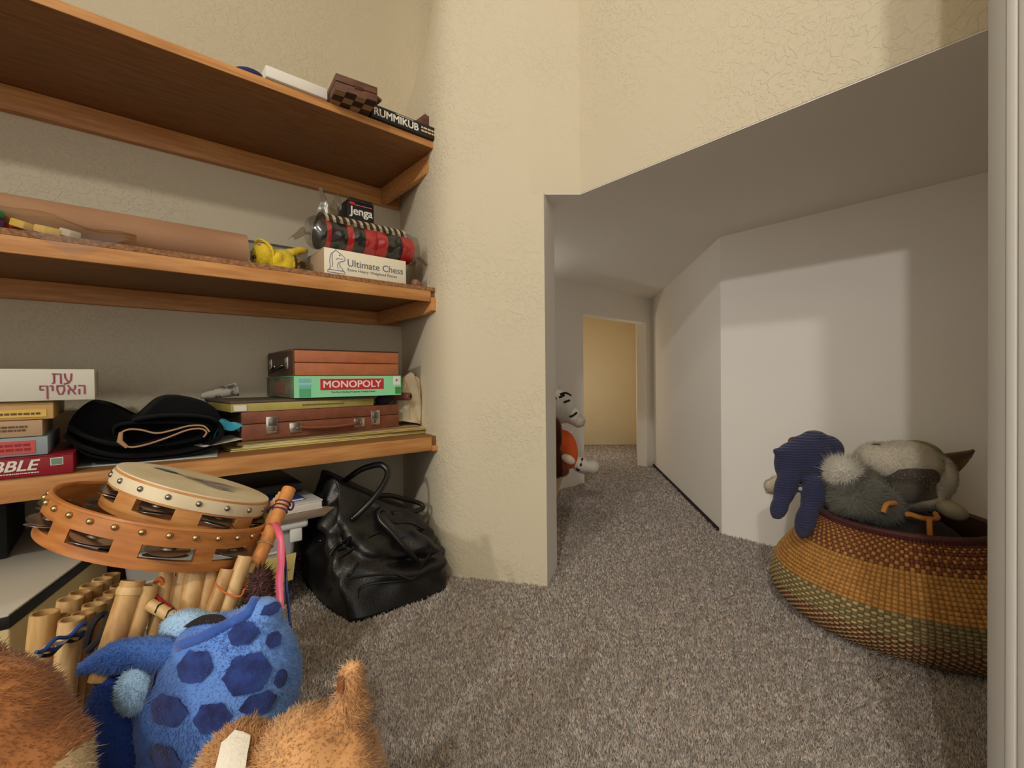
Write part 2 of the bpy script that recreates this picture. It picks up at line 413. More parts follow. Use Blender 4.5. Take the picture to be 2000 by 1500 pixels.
# door frame close by on the right
DF = Vector((.400, .388, 0))
jr = thing('door_1', None, None, DF, 0); jr['kind'] = 'structure'
JW = M('jamb_paint', (164, 161, 154), .5)
G().bx(0, .10, -.015, .0, 0, 2.05).build('jamb', JW, jr, bevel=.001)
G().bx(-.0012, .10, -.0228, -.0153, 0, 2.05).build('casing', TRIMW, jr, bevel=.0012)
G().bx(.0008, .10, -.0243, -.0229, 0, 2.05).build('casing_groove', JW, jr)
G().bx(-.0012, .10, -.036, -.0244, 0, 2.05).build('casing', TRIMW, jr, bevel=.0012)
wallpoly('wall_right', [Vector((.5, .375, 0)), Vector((1.6, .30, 0))], 0, TOP, .08, CREAM, 1)
# dark strip coloured for the shade in the gap along the nook's side wall
gp = G(); a = NF*.985+NA*.015; b = NF*.02+NA*.98; off = Vector((-.006, -.001, 0))
gp.prism([a, a+off, b+off, b], [p+Vector((0, 0, .012)) for p in (a, a+off, b+off, b)])
struct(gp.build('gap_strip', M('dark_gap', (26, 22, 20), .9), smooth=0))

# carpet pile
def carpet():
    N = 270000; Y = .45*(3.4/.45)**RNG.random(N)**1.12; X = Y*(-1.0 + 2.05*RNG.random(N)); ok = (X > -.8) & (X < 1.05)
    X, Y = X[ok], Y[ok]; n = len(X); sc = np.clip(Y/.75, .8, 3.2)
    h = (.004+.003*RNG.random(n)); a = RNG.random(n)*6.283; lx = RNG.normal(size=n)*.0022; ly = RNG.normal(size=n)*.0022
    w = .0017*sc*(.7+.6*RNG.random(n)); ps = []
    for k in range(3): ps.append(np.stack([X+np.cos(a+k*2.094)*w, Y+np.sin(a+k*2.094)*w, np.full(n, -.0005)], 1))
    ps.append(np.stack([X+lx, Y+ly, h], 1)); v = np.concatenate(ps).astype(np.float32)
    i = np.arange(n); f = np.concatenate([np.stack([i, i+n, i+3*n], 1), np.stack([i+n, i+2*n, i+3*n], 1), np.stack([i+2*n, i, i+3*n], 1)])
    me = bpy.data.meshes.new('carpet_pile'); me.from_pydata(v, [], f)
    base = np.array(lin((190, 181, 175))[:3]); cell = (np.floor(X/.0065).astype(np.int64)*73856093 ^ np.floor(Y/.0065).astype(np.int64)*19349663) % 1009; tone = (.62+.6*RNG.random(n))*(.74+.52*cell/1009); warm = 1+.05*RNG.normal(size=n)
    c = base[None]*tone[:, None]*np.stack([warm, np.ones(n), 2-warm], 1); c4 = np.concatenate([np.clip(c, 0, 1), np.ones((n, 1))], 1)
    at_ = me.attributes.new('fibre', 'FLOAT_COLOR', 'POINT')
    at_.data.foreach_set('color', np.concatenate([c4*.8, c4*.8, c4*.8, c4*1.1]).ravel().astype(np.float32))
    me.shade_smooth()
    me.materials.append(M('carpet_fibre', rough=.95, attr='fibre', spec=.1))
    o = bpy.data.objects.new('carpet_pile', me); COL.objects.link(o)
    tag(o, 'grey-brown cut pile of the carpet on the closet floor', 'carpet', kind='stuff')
carpet()

# ------------------------------------------------------------------ shelves
def shelf(label, ztop, thick, trim, cleat_low, end_s):
    r = shelfthing('wall_shelf', label, 'shelf', 0, 0, ztop, group='shelves on the long wall')
    L0 = -1.30; g = G()
    pts = [(L0, 0), (-.008, 0), (-.035, -.12), (-.06, -.22), (end_s, -.34), (L0, -.34)]
    g.poly(pts, -thick, 0); g.build('shelf_board', OAKD if trim else OAKD, r, bevel=.001)
    if trim:
        G().bx(L0, end_s-.016, -.346, -.3402, -thick+.0-.012, -thick+.0155 if trim == 2 else -.001).build('front_edge', OAK, r, bevel=.0015)
        if trim == 2: G().bx(L0, end_s, -.3445, -.3403, -thick+.016, -.0003).build('chipboard_edge', CHIP, r)
    else:
        G().bx(L0, end_s, -.3425, -.3401, -thick, -.0005).build('front_edge', OAK, r, bevel=.0008)
    G().bx(L0, -.012, -.0195, -.0008, cleat_low, -thick-.0003).build('back_cleat', OAK, r, bevel=.001)
    g = G(); z1 = -thick-.0003
    g.prism([(end_s-.015, -.020, cleat_low), (end_s-.015, -.300, cleat_low), (end_s-.015, -.348, cleat_low+.006), (end_s-.015, -.348, z1), (end_s-.015, -.020, z1)],
            [(end_s+.001, -.020, cleat_low), (end_s+.001, -.300, cleat_low), (end_s+.001, -.348, cleat_low+.006), (end_s+.001, -.348, z1), (end_s+.001, -.020, z1)])
    g.build('end_cleat', OAK, r, bevel=.001)
    return r
Z1, Z2, Z3 = 1.122, .740, .352
shelf('oak shelf highest on the wall, carrying the tile game box and wooden chessboard', Z1, .018, 0, -.068, -.060)
shelf('oak shelf carrying brown paper rolls and the white chess box', Z2, .026, 2, -.066, -.078)
shelf('oak shelf carrying the stacked cases, board game and folded black cloth', Z3, .024, 1, -.044, -.080)

# ------------------------------------------------------------------ things on the highest shelf
INKW = M('white_ink', (232, 230, 222), .6); INKK = M('black_ink', (24, 22, 22), .6)
r = shelfthing('game_box', 'long low black tile game box with bold white lettering on the highest shelf', 'game box', -.159, .350, Z1+.0005)
G().bx(-.092, .092, 0, .20, 0, .021).build('box_base', M('box_black', (22, 22, 24), .45), r, bevel=.0012)
G().bx(-.0925, .0925, -.0006, .2006, .0213, .031).build('box_lid', M('box_black2', (30, 30, 32), .4), r, bevel=.0012)
lettering('RUMMIKUB', INKW, r, face_front(-.086, -.0007, .006), .117, .0172, bold=.045)
dashes(INKW, r, face_front(-.03, -.0008, .0262), .05, .0026, name='small_print', rows=1, seed=0)
dashes(M('tan_ink', (214, 196, 160), .6), r, face_front(.04, -.0008, .0075), .042, .0165, name='side_print', rows=2, seed=1)

r = shelfthing('folding_chessboard', 'walnut folding chessboard box overhanging the shelf edge, squares on its underside', 'chessboard', -.310, .382, Z1+.0005, math.radians(-6))
WAL = M('walnut', (112, 74, 58), .5, col2=(84, 52, 40), vscale=12, stretch=(2, 12, 12)); SQL = M('maple_square', (150, 122, 92), .5); SQD = M('dark_square', (46, 26, 20), .5)
G().bx(-.04, .05, -.022, .115, .0012, .0165).build('lower_half', WAL, r, bevel=.0012)
G().bx(-.04, .05, -.022, .115, .018, .0335).build('upper_half', WAL, r, bevel=.0012)
for i in range(4):
    for j in range(6):
        G().bx(-.039+.022*i, -.018+.022*i, -.021+.022*j, .0*0-.0+.0+(-.021+.022*j)+.0212, 0, .0012).build('square', SQD if (i+j) % 2 else SQL, r, smooth=0)
G().box((.057, .02, .022), (.012, .045, .006), Euler((0, .35, .2)).to_matrix()).build('hinge_flap', WAL, r, bevel=.001)
G().bx(-.001, .018, -.0238, -.0219, .0135, .0205).build('clasp', M('dark_brass', (90, 66, 44), .4, .8), r, bevel=.0008)

o = G().bx(-.062, .062, -.004, .14, 0, .0235).build('white_book', PAPER, bevel=.002)
o.location = W(-.414, .345, Z1+.0005); o.rotation_euler.z = ANG; tag(o, 'plain white slab-like book lying flush with the top shelf edge', 'book')
NAVY = M('navy_felt', (28, 32, 84), .8, bump=.3, bscale=400)
g = G(); g.lathe([(.0005, 0), (.030, 0), (.033, .008), (.030, .016), (.018, .022), (.0005, .024)], 28, (0, 0, 0), capb=False, capt=False)
o = g.build('navy_cap', NAVY); o.location = W(-.497, .300, Z1); tag(o, 'round navy blue felt cap beside the white book', 'cap')
g = G(); g.prism([(0, 0, 0), (.045, 0, 0), (.045, 0, .044), (.03, 0, .048), (0, 0, .018)], [(0, .018, 0), (.045, .018, 0), (.045, .018, .044), (.03, .018, .048), (0, .018, .018)])
o = g.build('wood_block', WAL, bevel=.001); o.location = W(-.118, .318, Z1+.0318); o.rotation_euler.z = ANG
tag(o, 'small brown wooden wedge block lying on top of the black tile game box', 'wood block')

# ------------------------------------------------------------------ things on the shelf with the paper rolls
KRAFT = M('kraft_paper', (172, 132, 100), .75, col2=(158, 118, 88), vscale=5, stretch=(1, 4, 4), bump=.08, bscale=40)
def paper_roll(label, s0, s1, d, z, rad, turns):
    r = shelfthing('paper_roll', label, 'paper roll', s1, d, z, group='rolls of brown wrapping paper')
    g = G(); n = 40*turns; L = s0-s1; pts = []
    for i in range(n+1):
        a = 2*math.pi*i/40; q = rad-.0016*a/(2*math.pi); pts.append((q*math.cos(a+2.2), rad+q*math.sin(a+2.2)))
    vs = [(0, y, zz) for y, zz in pts] + [(L, y, zz) for y, zz in pts]; m = len(pts)
    g.add(vs, [(i, i+1, m+i+1, m+i) for i in range(m-1)]); g.build('paper_sheet', KRAFT, r, smooth=60, thick=.0006); return r
paper_roll('thick brown wrapping paper roll standing behind the longer roll', -1.15, -.668, .135, Z2+.001, .050, 4)
paper_roll('long brown wrapping paper roll whose open end faces the yellow plush', -1.15, -.503, .268, Z2+.001, .0365, 3)

o = G().bx(-.075, .085, 0, .014, 0, .116).build('grey_board_box', M('grey_board', (150, 146, 138), .7), bevel=.001)
o.location = W(-.40, .075, Z2+.0003); o.rotation_euler = (0, 0, ANG); tag(o, 'flat grey box standing against the wall behind the yellow plush', 'box')
G().bx(-.0755, .0855, -.0006, .0146, .1105, .1168).build('lid_edge', M('lid_dark', (84, 82, 76), .6), o)

# yellow plush lying on its front
r = thing('yellow_plush', 'yellow plush animal with olive rump lying between paper roll and chess box', 'plush toy', W(-.43, .25, Z2+.0005), ANG)
YEL = M('yellow_plush_fabric', attr='fibre', rough=.95, sheen=.3, spec=.1)
yc = np.array(lin((232, 204, 52))[:3]); oc = np.array(lin((130, 110, 52))[:3]); dk = np.array(lin((62, 40, 26))[:3])
def ycol(p, n):
    q = math.hypot(p[0]-.043, p[2]-.026)
    if p[0] > .026 and p[2] < .05 and p[1] < .03: return oc if q > .009 and p[0] > .032 else dk
    return yc
bd, bvh = plush('body', [((-.036, -.006, .034), (.024, .026, .031)), ((-.02, -.004, .022), (.028, .024, .02)), ((.004, 0, .030), (.034, .024, .028)),
    ((.020, .004, .052), (.026, .012, .011), (0, -.45, 0)), ((.046, .006, .066), (.018, .010, .008), (0, -.25, 0)),
    ((.040, -.006, .026), (.019, .018, .021)), ((-.004, -.016, .016), (.028, .012, .013)), ((-.012, -.02, .03), (.012, .01, .02), (0, .5, 0))],
    YEL, r, voxel=.003, smooth=4, fur=9000, flen=.003, fw=.0005, colour=ycol)
g = G(); g.tube([(-.052, .0, .060), (-.046, -.012, .074), (-.030, -.021, .066), (-.014, -.024, .044), (-.020, -.024, .030)], [.003, .0055, .0072, .0075, .003], 10, flat=.5)
g.build('ear', M('yellow_ear', (226, 198, 48), .95, bump=.3, bscale=500), r, sub=1)
for ex, ey, ez in ((-.0565, -.0225, .028),):
    G().ell((ex, ey, ez), (.0038, .0038, .0042)).build('eye', M('brown_glass_eye', (40, 18, 12), .08, coat=1), r)
G().ell((-.046, -.021, .058), (.004, .003, .003)).build('ear_tag', M('beige_tag', (190, 170, 120), .6), r)

# chess piece carton
r = shelfthing('chess_box', 'cream chess piece carton printed with a blue outlined knight', 'game box', -.258, .331, Z2+.0003, math.radians(.5))
CART = M('cream_carton', (236, 228, 204), .55); BLU = M('blue_print', (62, 100, 166), .6); GRY = M('grey_print', (104, 114, 132), .6); KFT = M('carton_side', (176, 150, 122), .7)
G().bx(-.1, .1, .0012, .13, 0, .058).build('carton', KFT, r, bevel=.0012)
G().bx(-.101, .1015, -.0005, .001, .0002, .0594).build('front_panel', CART, r, bevel=.0004)
G().bx(-.101, .101, .0, .131, .0583, .0594).build('lid', CART, r, bevel=.0004)
lettering('Ultimate Chess', GRY, r, face_front(-.048, -.0006, .0245), .141, .016, bold=.012)
lettering('Extra Heavy Weighted Pieces', GRY, r, face_front(-.048, -.0006, .0115), .124, .0085, bold=.005, name='small_print')
kn = [(.0, .0), (.04, .0), (.04, .004), (.036, .0065), (.034, .012), (.029, .016), (.028, .024), (.031, .028), (.038, .0295), (.041, .034), (.040, .039), (.033, .044), (.024, .050), (.018, .054), (.017, .050), (.009, .044), (.006, .036), (.005, .026), (.006, .012), (.004, .0065), (0, .004)]
def stroke(name, pts, w, mat, par, fr, closed=True):
    G().tube([fr @ Vector((a, b, .0002)) for a, b in pts], w, 4, closed=closed).build(name, mat, par)
fr = face_front(-.094, -.0007, .005)
stroke('knight_outline', [(a*.98, b*.98) for a, b in kn], .0007, BLU, r, fr)
stroke('knight_base_line', [(.002, .006), (.038, .006)], .0006, BLU, r, fr, False)
stroke('knight_mane', [(.011, .042), (.010, .032), (.0115, .02), (.010, .012)], .0007, BLU, r, fr, False)
stroke('knight_jaw', [(.019, .030), (.023, .034), (.030, .033), (.036, .034)], .0006, BLU, r, fr, False)
stroke('knight_chest', [(.026, .026), (.022, .018), (.024, .010)], .0006, BLU, r, fr, False)
stroke('knight_eye', [(.026, .041), (.028, .042), (.029, .0405), (.027, .040)], .0006, BLU, r, fr)

# rolled vinyl board in a clear bag
r = shelfthing('rolled_board', 'rolled red and black vinyl chessboard in a clear bag on the chess carton', 'chessboard', -.232, .286, Z2+.0645, math.radians(1))
RV = M('red_vinyl', (206, 36, 44), .35); KV = M('black_vinyl', (30, 36, 36), .38)
bands = [(-.128, -.116, 'k'), (-.116, -.105, 'r'), (-.105, -.068, 'k'), (-.068, -.052, 'r'), (-.052, -.024, 'k'), (-.024, .004, 'r'), (.005, .034, 'r'), (.034, .074, 'k'), (.074, .096, 'r'), (.097, .108, 'r')]
RX = Euler((0, math.pi/2, 0)).to_matrix(); rr = .034
for a, b, c in bands:
    g = G(); g.lathe([(rr-.004, a), (rr, a+.0003), (rr, b-.0003), (rr-.004, b)], 36, (0, 0, rr+.001), RX); g.build('red_band' if c == 'r' else 'black_band', RV if c == 'r' else KV, r)
g = G(); ph = 1.3
def env(i, j):
    a = 2*math.pi*i; x = -.150+.285*j
    e = abs(2*j-1); sq = 1 - .55*max(0, e-.86)/.14
    q = (rr+.004) + .0022*math.sin(5*a+9*x*20) + .0018*math.sin(3*a-37*x*3+1)
    return (x, q*sq*math.cos(a)*1.06, rr+.004+q*(1-.3*max(0, e-.86)/.14)*math.sin(a))
g.grid(env, 56, 34)
g.build('clear_bag', film('clear_film', gloss=.09, rough=.14), r, smooth=180)
def fin(i, j):
    return (-.150-.035*i, -.03+.05*j+.004*math.sin(9*i), .02+.03*j*(1-.6*i)+.004*math.sin(7*j+5*i)-.012*i)
G().grid(fin, 8, 8).build('bag_flap', film('clear_film_dense', (214, 206, 192), .10, .25), r, smooth=180)
def fin2(i, j): return (.134+.028*i, -.025+.05*j, .016+.02*j-.02*i+.003*math.sin(8*j))
G().grid(fin2, 8, 8).build('bag_flap', MATS['clear_film_dense'], r, smooth=180)

r = shelfthing('bead_roll', 'slim roll of alternating dark and beige slats behind the red vinyl roll', 'mat', -.225, .224, Z2+.1075, 0)
for i in range(26):
    a = -.11+.0086*i; g = G(); q = .0325
    g.lathe([(q-.003, a), (q, a+.001), (q, a+.0072), (q-.003, a+.0082)], 20, (0, 0, q), RX); g.build('slat', M('beige_slat', (196, 180, 150), .6) if i % 2 else M('dark_slat', (62, 50, 42), .6), r)

r = shelfthing('block_game_box', 'tall black carton with white lettering standing behind the slatted roll', 'game box', -.208, .180, Z2+.0003)
G().bx(-.037, .037, 0, .074, 0, .238).build('carton', M('box_black', (22, 22, 24)), r, bevel=.002)
g = G(); g.prism([(-.037, .0, .2382), (.037, .0, .2382), (.030, .0, .247), (-.030, .0, .247)], [(-.037, .074, .2382), (.037, .074, .2382), (.030, .074, .247), (-.030, .074, .247)])
g.build('lid', MATS['box_black2'], r, bevel=.001)
fr = face_front(-.037, -.0006, 0)
patch('red_corner', RV, r, fr, .006, .020, .229, .236)
patch('pink_line', M('pink_ink', (214, 120, 120), .6), r, fr, .02, .068, .2285, .2302)
lettering('Jenga', INKW, r, face_front(-.032, -.0009, .196), .063, .028, bold=.03)
def crump(i, j):
    return (-.06+.055*i+.004*math.sin(11*j), .01*math.sin(6*i+4*j), .10*j*(1-.25*math.sin(3*i))+.01*math.sin(9*i))
o = G().grid(crump, 12, 14).build('plastic_scrap', MATS['clear_film_dense'], smooth=40); o.location = W(-.262, .195, Z2+.142); o.rotation_euler.z = ANG
tag(o, 'crumpled clear plastic wrapper beside the tall black block game carton', 'plastic bag')

o = G().box((0, 0, .009), (.026, .02, .016), Euler((.2, .3, .4)).to_matrix()).build('wood_scrap', M('scrap', (150, 108, 90), .7), bevel=.003)
o.location = W(-.115, .31, Z2+.002); o.rotation_euler.z = ANG; tag(o, 'small pinkish wood piece between the chess carton and the rounded wall', 'wood piece')

# bag of foam shapes draped over the shelf edge
FO = [('green', (58, 140, 84)), ('purple', (84, 44, 92)), ('yellow', (232, 198, 84)), ('pale yellow', (238, 206, 110)), ('red', (170, 60, 60)), ('white', (214, 208, 196))]
spots = [(-.868, .318, .022, .05), (-.862, .325, .004, .04), (-.828, .322, .006, .032), (-.797, .322, .003, .036), (-.842, .30, .004, .03), (-.772, .322, .003, .03)]
for (nm, c), (s, d, z, w) in zip(FO, spots):
    g = G(); q = [(math.cos(2*math.pi*k/10)*w*(.5 if k % 2 else .36), math.sin(2*math.pi*k/10)*w*(.42 if k % 2 else .34)) for k in range(10)]
    g.poly(q, 0, .012); o = g.build('foam_shape', M('foam_'+nm, c, .85, bump=.3, bscale=600), bevel=.002)
    o.location = W(s, d, Z2+z+.001); o.rotation_euler = (.25, .1, ANG+random.random())
    tag(o, nm+' craft foam shape inside the clear bag by the paper rolls', 'foam shape', 'foam shapes in the clear bag')
def drape(i, j):
    s = -.90+.215*i; d = .308+.040*j
    z = .036*math.sin(math.pi*min(1, j*1.05))*(1-.75*i)+.005+.004*math.sin(13*i+3*j)+.003*math.sin(17*j-5*i)
    if j > .78:
        e = (j-.78)/.22; tri = max(0, 1-abs(i-.62)/.32); d = .3475+.002; z = .004-.042*e*tri
    return W(s, d, Z2+z+.004)
o = G().grid(drape, 40, 28).build('plastic_bag', film('bag_film', (243, 240, 234), .06, .25), smooth=60)
tag(o, 'clear plastic bag of foam shapes drooping over the shelf edge', 'plastic bag')

# ------------------------------------------------------------------ things on the shelf with the cases
MAN = M('manila', (216, 196, 128), .75); 
papers = [(-.30, .165, .48, .20, 0, 2.0, (222, 206, 130), 'yellow manila folder lying lowest under the long wooden case'),
          (-.27, .150, .50, .21, .0055, 3.5, (232, 222, 178), 'pale cream folder second from the bottom under the long case'),
          (-.29, .155, .46, .22, .0110, -1.0, (206, 182, 112), 'tan manila folder third up under the long case'),
          (-.30, .150, .43, .22, .0165, 0.5, (170, 140, 110), 'brown card folder directly beneath the long wooden case')]
for s, d, w, h, z, a, c, lb in papers:
    g = G(); g.bx(-w/2, w/2, -h/2, h/2, 0, .0018); g.bx(-w/2+.004, w/2-.003, -h/2+.003, h/2, .0022, .0032); g.bx(-w/2+.001, w/2-.001, -h/2+.001, h/2, .0036, .0052)
    o = g.build('paper_folder', M('folder_'+str(c[2]), c, .75), smooth=0); o.location = W(s, d, Z3+.0004+z); o.rotation_euler.z = ANG+math.radians(a); tag(o, lb, 'folder', 'paper folders under the case')

LTH = M('brown_leatherette', (136, 78, 54), .5, var=.15, vscale=40, bump=.25, bscale=500)
LTH2 = M('tan_leatherette', (186, 112, 72), .55, var=.08, vscale=40, bump=.2, bscale=600); LTD = M('dark_leatherette', (70, 46, 34), .5, bump=.25, bscale=500)
r = shelfthing('wooden_case', 'long reddish brown case with chrome latches and a front handle', 'case', -.330, .268, Z3+.0225, math.radians(3.2))
G().bx(-.187, .187, 0, .235, 0, .0335).build('case_base', LTH, r, bevel=.002)
G().bx(-.187, .187, 0, .235, .0345, .060).build('case_lid', LTH, r, bevel=.002)
G().bx(-.1872, -.1855, .004, .231, .001, .059).build('end_panel', LTD, r)
for x in (-.128, .118):
    l = G().bx(x-.012, x+.012, -.0022, -.0002, .010, .048).build('latch', CHROME, r, bevel=.0009)
    G().bx(x-.0075, x+.0075, -.0050, -.0023, .028, .044).build('latch_tongue', STEEL, l, bevel=.001)
    G().tube([(x-.008, -.004, .014), (x+.008, -.004, .014), (x+.008, -.004, .026), (x-.008, -.004, .026)], .0010, 6, closed=True).build('latch_loop', CHROME, l)
h = G(); h.tube([(-.068, -.004, .020), (-.05, -.010, .018), (0, -.013, .016), (.05, -.010, .018), (.066, -.004, .020)], [.006, .0085, .0095, .0085, .006], 10, flat=.55)
h.build('handle', LTH, r)
for x in (-.078, .074):
    l = G().bx(x-.014, x+.014, -.0030, -.0002, .008, .031).build('handle_plate', CHROME, r, bevel=.001)
    for k in (-.006, .004): G().ell((x+k, -.0035, .018), (.0024, .0016, .0024)).build('rivet', STEEL, l)

r = shelfthing('flat_game_box', 'thin worn game box with a yellow-green spine, on the long reddish case', 'game box', -.360, .262, Z3+.0832, math.radians(4))
G().bx(-.175, .150, .001, .23, 0, .018).build('box_base', M('olive_card', (160, 146, 66), .7, col2=(190, 178, 110), vscale=12), r, bevel=.001)
G().bx(-.177, .152, .0, .232, .0185, .0235).build('box_lid', M('grey_brown_card', (92, 80, 66), .7), r, bevel=.001)
patch('white_label', INKW, r, face_front(-.17, -.0002, 0), .0, .024, .002, .015)
dashes(M('olive_ink', (110, 98, 40), .7), r, face_front(-.03, .0006, .006), .10, .006, name='faded_print', rows=1, seed=2)

r = shelfthing('board_game', 'mint green board game box with white lettering on a red banner', 'game box', -.277, .272, Z3+.1085, math.radians(-.6))
GRN = M('game_green', (146, 226, 176), .45); GRS = M('worn_green', (120, 132, 104), .6, col2=(96, 96, 78), vscale=30)
G().bx(-.132, .132, .0012, .26, 0, .049).build('box_base', GRS, r, bevel=.0012)
G().bx(-.1325, .1325, -.0004, .001, .0005, .0505).build('front_panel', GRN, r)
G().bx(-.133, .133, .0, .261, .0493, .051).build('box_lid', M('green_lid', (112, 186, 140), .5), r, bevel=.0005)
fr = face_front(-.1325, -.0008, 0)
patch('red_banner', M('banner_red', (206, 36, 52), .5), r, fr, .058, .216, .0175, .044)
lettering('MONOPOLY', INKW, r, face_front(-.068, -.0016, .0225), .144, .0165, bold=.04)
lettering('The Fast-Dealing Property Trading Game', INKK, r, face_front(-.050, -.0011, .0095), .11, .0042, name='small_print')
SKY = M('sky_ink', (126, 190, 214), .55)
patch('blue_panel', SKY, r, fr, .010, .037, .037, .045); patch('blue_panel', SKY, r, fr, .010, .037, .024, .031)
patch('outline_panel', M('mid_green_ink', (84, 176, 124), .5), r, fr, .011, .036, .002, .022)
patch('white_corner', INKW, r, fr, .243, .262, .027, .049); patch('dark_green_corner', M('deep_green', (60, 150, 70), .5), r, fr, .248, .264, .004, .022)
lettering('8+', INKK, r, face_front(-.1325+.249, -.0015, .036), .008, .007, name='age_mark')
patch('red_side_print', M('faded_red', (140, 96, 80), .6), r, face_left(-.1324, .22, 0), .04, .15, .008, .040)

r = shelfthing('carry_case', 'tan hard case with dark end panel on the mint green game box', 'case', -.279, .270, Z3+.1605, math.radians(-.5))
G().bx(-.130, .130, 0, .242, 0, .0295).build('case_base', LTH2, r, bevel=.003)
G().bx(-.130, .130, 0, .242, .0305, .0605).build('case_lid', LTH2, r, bevel=.003)
G().bx(-.1312, -.1295, .003, .239, .002, .0585).build('end_panel', LTD, r, bevel=.001)
G().bx(-.128, .131, .002, .2425, .0603, .0617).build('top_panel', M('case_black', (38, 30, 28), .5), r)
g = G(); g.tube([(-.129, -.0003, .060), (.130, -.0003, .060)], .0012, 6); g.tube([(-.130, -.0003, .001), (-.130, -.0003, .060)], .0011, 6); g.build('piping', LTD, r)
for y in (.045, .195):
    l = G().bx(-.1342, -.1314, y-.010, y+.010, .016, .044).build('latch', CHROME, r, bevel=.0009)
    G().bx(-.1372, -.1343, y-.006, y+.006, .028, .041).build('latch_tongue', STEEL, l, bevel=.001)
for y in (.085, .155): G().ell((-.1335, y, .024), (.0030, .0045, .0045)).build('handle_rivet', CHROME, r)
g = G(); g.tube([(-.134, .078, .022), (-.142, .09, .016), (-.150, .12, .009), (-.146, .15, .010), (-.134, .165, .022)], .0042, 8, flat=.6); g.build('handle', M('dark_strap', (36, 26, 22), .5), r)

# canvas pouch and the wooden tube beside it
r = shelfthing('canvas_pouch', 'off-white canvas pouch slumped against the rounded wall', 'pouch', -.090, .205, Z3+.0285)
def pc(i, j):
    a = 2*math.pi*i; z = j; w = .036*(1-.35*max(0, z-.55)/.45)*(1 if z < .93 else .5*(1-z)/.07+.45); d = .030*(1-.25*z)
    x = w*math.copysign(abs(math.cos(a))**.7, math.cos(a)); y = d*math.copysign(abs(math.sin(a))**.8, math.sin(a))
    return (x+.010*z*z+.0022*math.sin(9*z+3*a), y+.003*math.sin(5*a+7*z), .135*z+.006*math.sin(2*a))
CAN = M('canvas', (214, 200, 168), .9, bump=.35, bscale=700, var=.1, vscale=25)
G().grid(pc, 40, 22).build('pouch_body', CAN, r, smooth=180)
G().tube([(-.022, -.03, .118), (-.012, -.036, .08), (-.016, -.034, .04), (-.010, -.032, .01)], .0016, 6).build('seam', M('canvas_seam', (186, 168, 132), .9), r)
G().tube([(.012, -.031, .112), (.02, -.033, .096), (.024, -.029, .07)], .0016, 6).build('seam', MATS['canvas_seam'], r)
r = shelfthing('wooden_tube', 'short brown wooden tube poking out beside the mint green game box', 'tube', -.112, .262, Z3+.103, math.radians(24))
g = G(); g.lathe([(.0045, -.002), (.0045, 0), (.0098, 0), (.0105, .002), (.0105, .07), (.0085, .072)], 20, (0, 0, 0), Euler((-math.pi/2, 0, 0)).to_matrix() @ Euler((0, 0, 0)).to_matrix(), capb=False)
g.build('tube_body', M('brown_tube', (120, 74, 58), .5), r)
g = G(); g.lathe([(.0004, .0008), (.0046, .0008)], 16, (0, 0, 0), Euler((-math.pi/2, 0, 0)).to_matrix(), False, False); g.build('bore', BLACK, r)
o = G().tube([(0, 0, .0), (.02, .012, .008), (.05, .02, .014)], [.020, .022, .018], 14, flat=.7).build('dark_bundle', M('dark_cloth', (42, 38, 46), .9, bump=.4, bscale=300), sub=1)
o.location = W(-.185, .225, Z3+.0895); o.rotation_euler.z = ANG; tag(o, 'dark cloth bundle squeezed under one end of the mint green game box', 'cloth')

# printed paper rolled behind
o = G().tube([(0, 0, 0), (.03, 0, .006), (.075, 0, .016)], [.006, .012, .017], 16, caps=False).build('printed_paper', M('newsprint', (196, 190, 176), .8, col2=(92, 84, 74), vscale=60, vlo=.40, vhi=.52), smooth=60)
o.location = W(-.565, .085, Z3+.114); o.rotation_euler = (0, 0, ANG); tag(o, 'rolled scrap of printed paper behind the folded black cloth', 'paper')
o = G().box((0, 0, 0), (.07, .05, .22), Euler((0, .22, 0)).to_matrix()).build('tmp', PAPER); bpy.data.objects.remove(o)
o = G().bx(-.09, .0, 0, .03, 0, .098).build('dvd_case', M('dark_case', (28, 26, 26), .5), bevel=.002); o.location = W(-.50, .05, Z3+.0006); o.rotation_euler.z = ANG
tag(o, 'black upright case hidden between the black cloth and the wall', 'case')

# turquoise bag poking out
g = G()
def tq(i, j): return (-.03+.06*i+.006*math.sin(7*j), -.012+.03*j+.008*math.sin(6*i), .012+.028*math.sin(math.pi*i)*(.5+.5*j)+.007*math.sin(8*i+5*j))
g.grid(tq, 14, 12); o = g.build('turquoise_bag', M('turquoise_film', (64, 170, 196), .35), smooth=60); o.location = W(-.535, .262, Z3+.026); o.rotation_euler = (0, -.25, ANG)
tag(o, 'crumpled turquoise plastic bag between black cloth and the long case', 'plastic bag')
o = G().bx(-.05, .05, -.03, .05, 0, .0015).build('paper_sheet', PAPER); o.location = W(-.545, .255, Z3+.0235); o.rotation_euler = (0, -.10, ANG+.25); tag(o, 'white paper sheet under the turquoise plastic bag', 'paper')
o = G().bx(-.13, .11, -.10, .10, 0, .002).build('glossy_folder', M('pale_blue_card', (190, 206, 200), .3)); o.location = W(-.66, .205, Z3+.0004); o.rotation_euler.z = ANG+math.radians(-9)
tag(o, 'pale blue-grey card folder lying beneath the folded black cloth', 'folder')

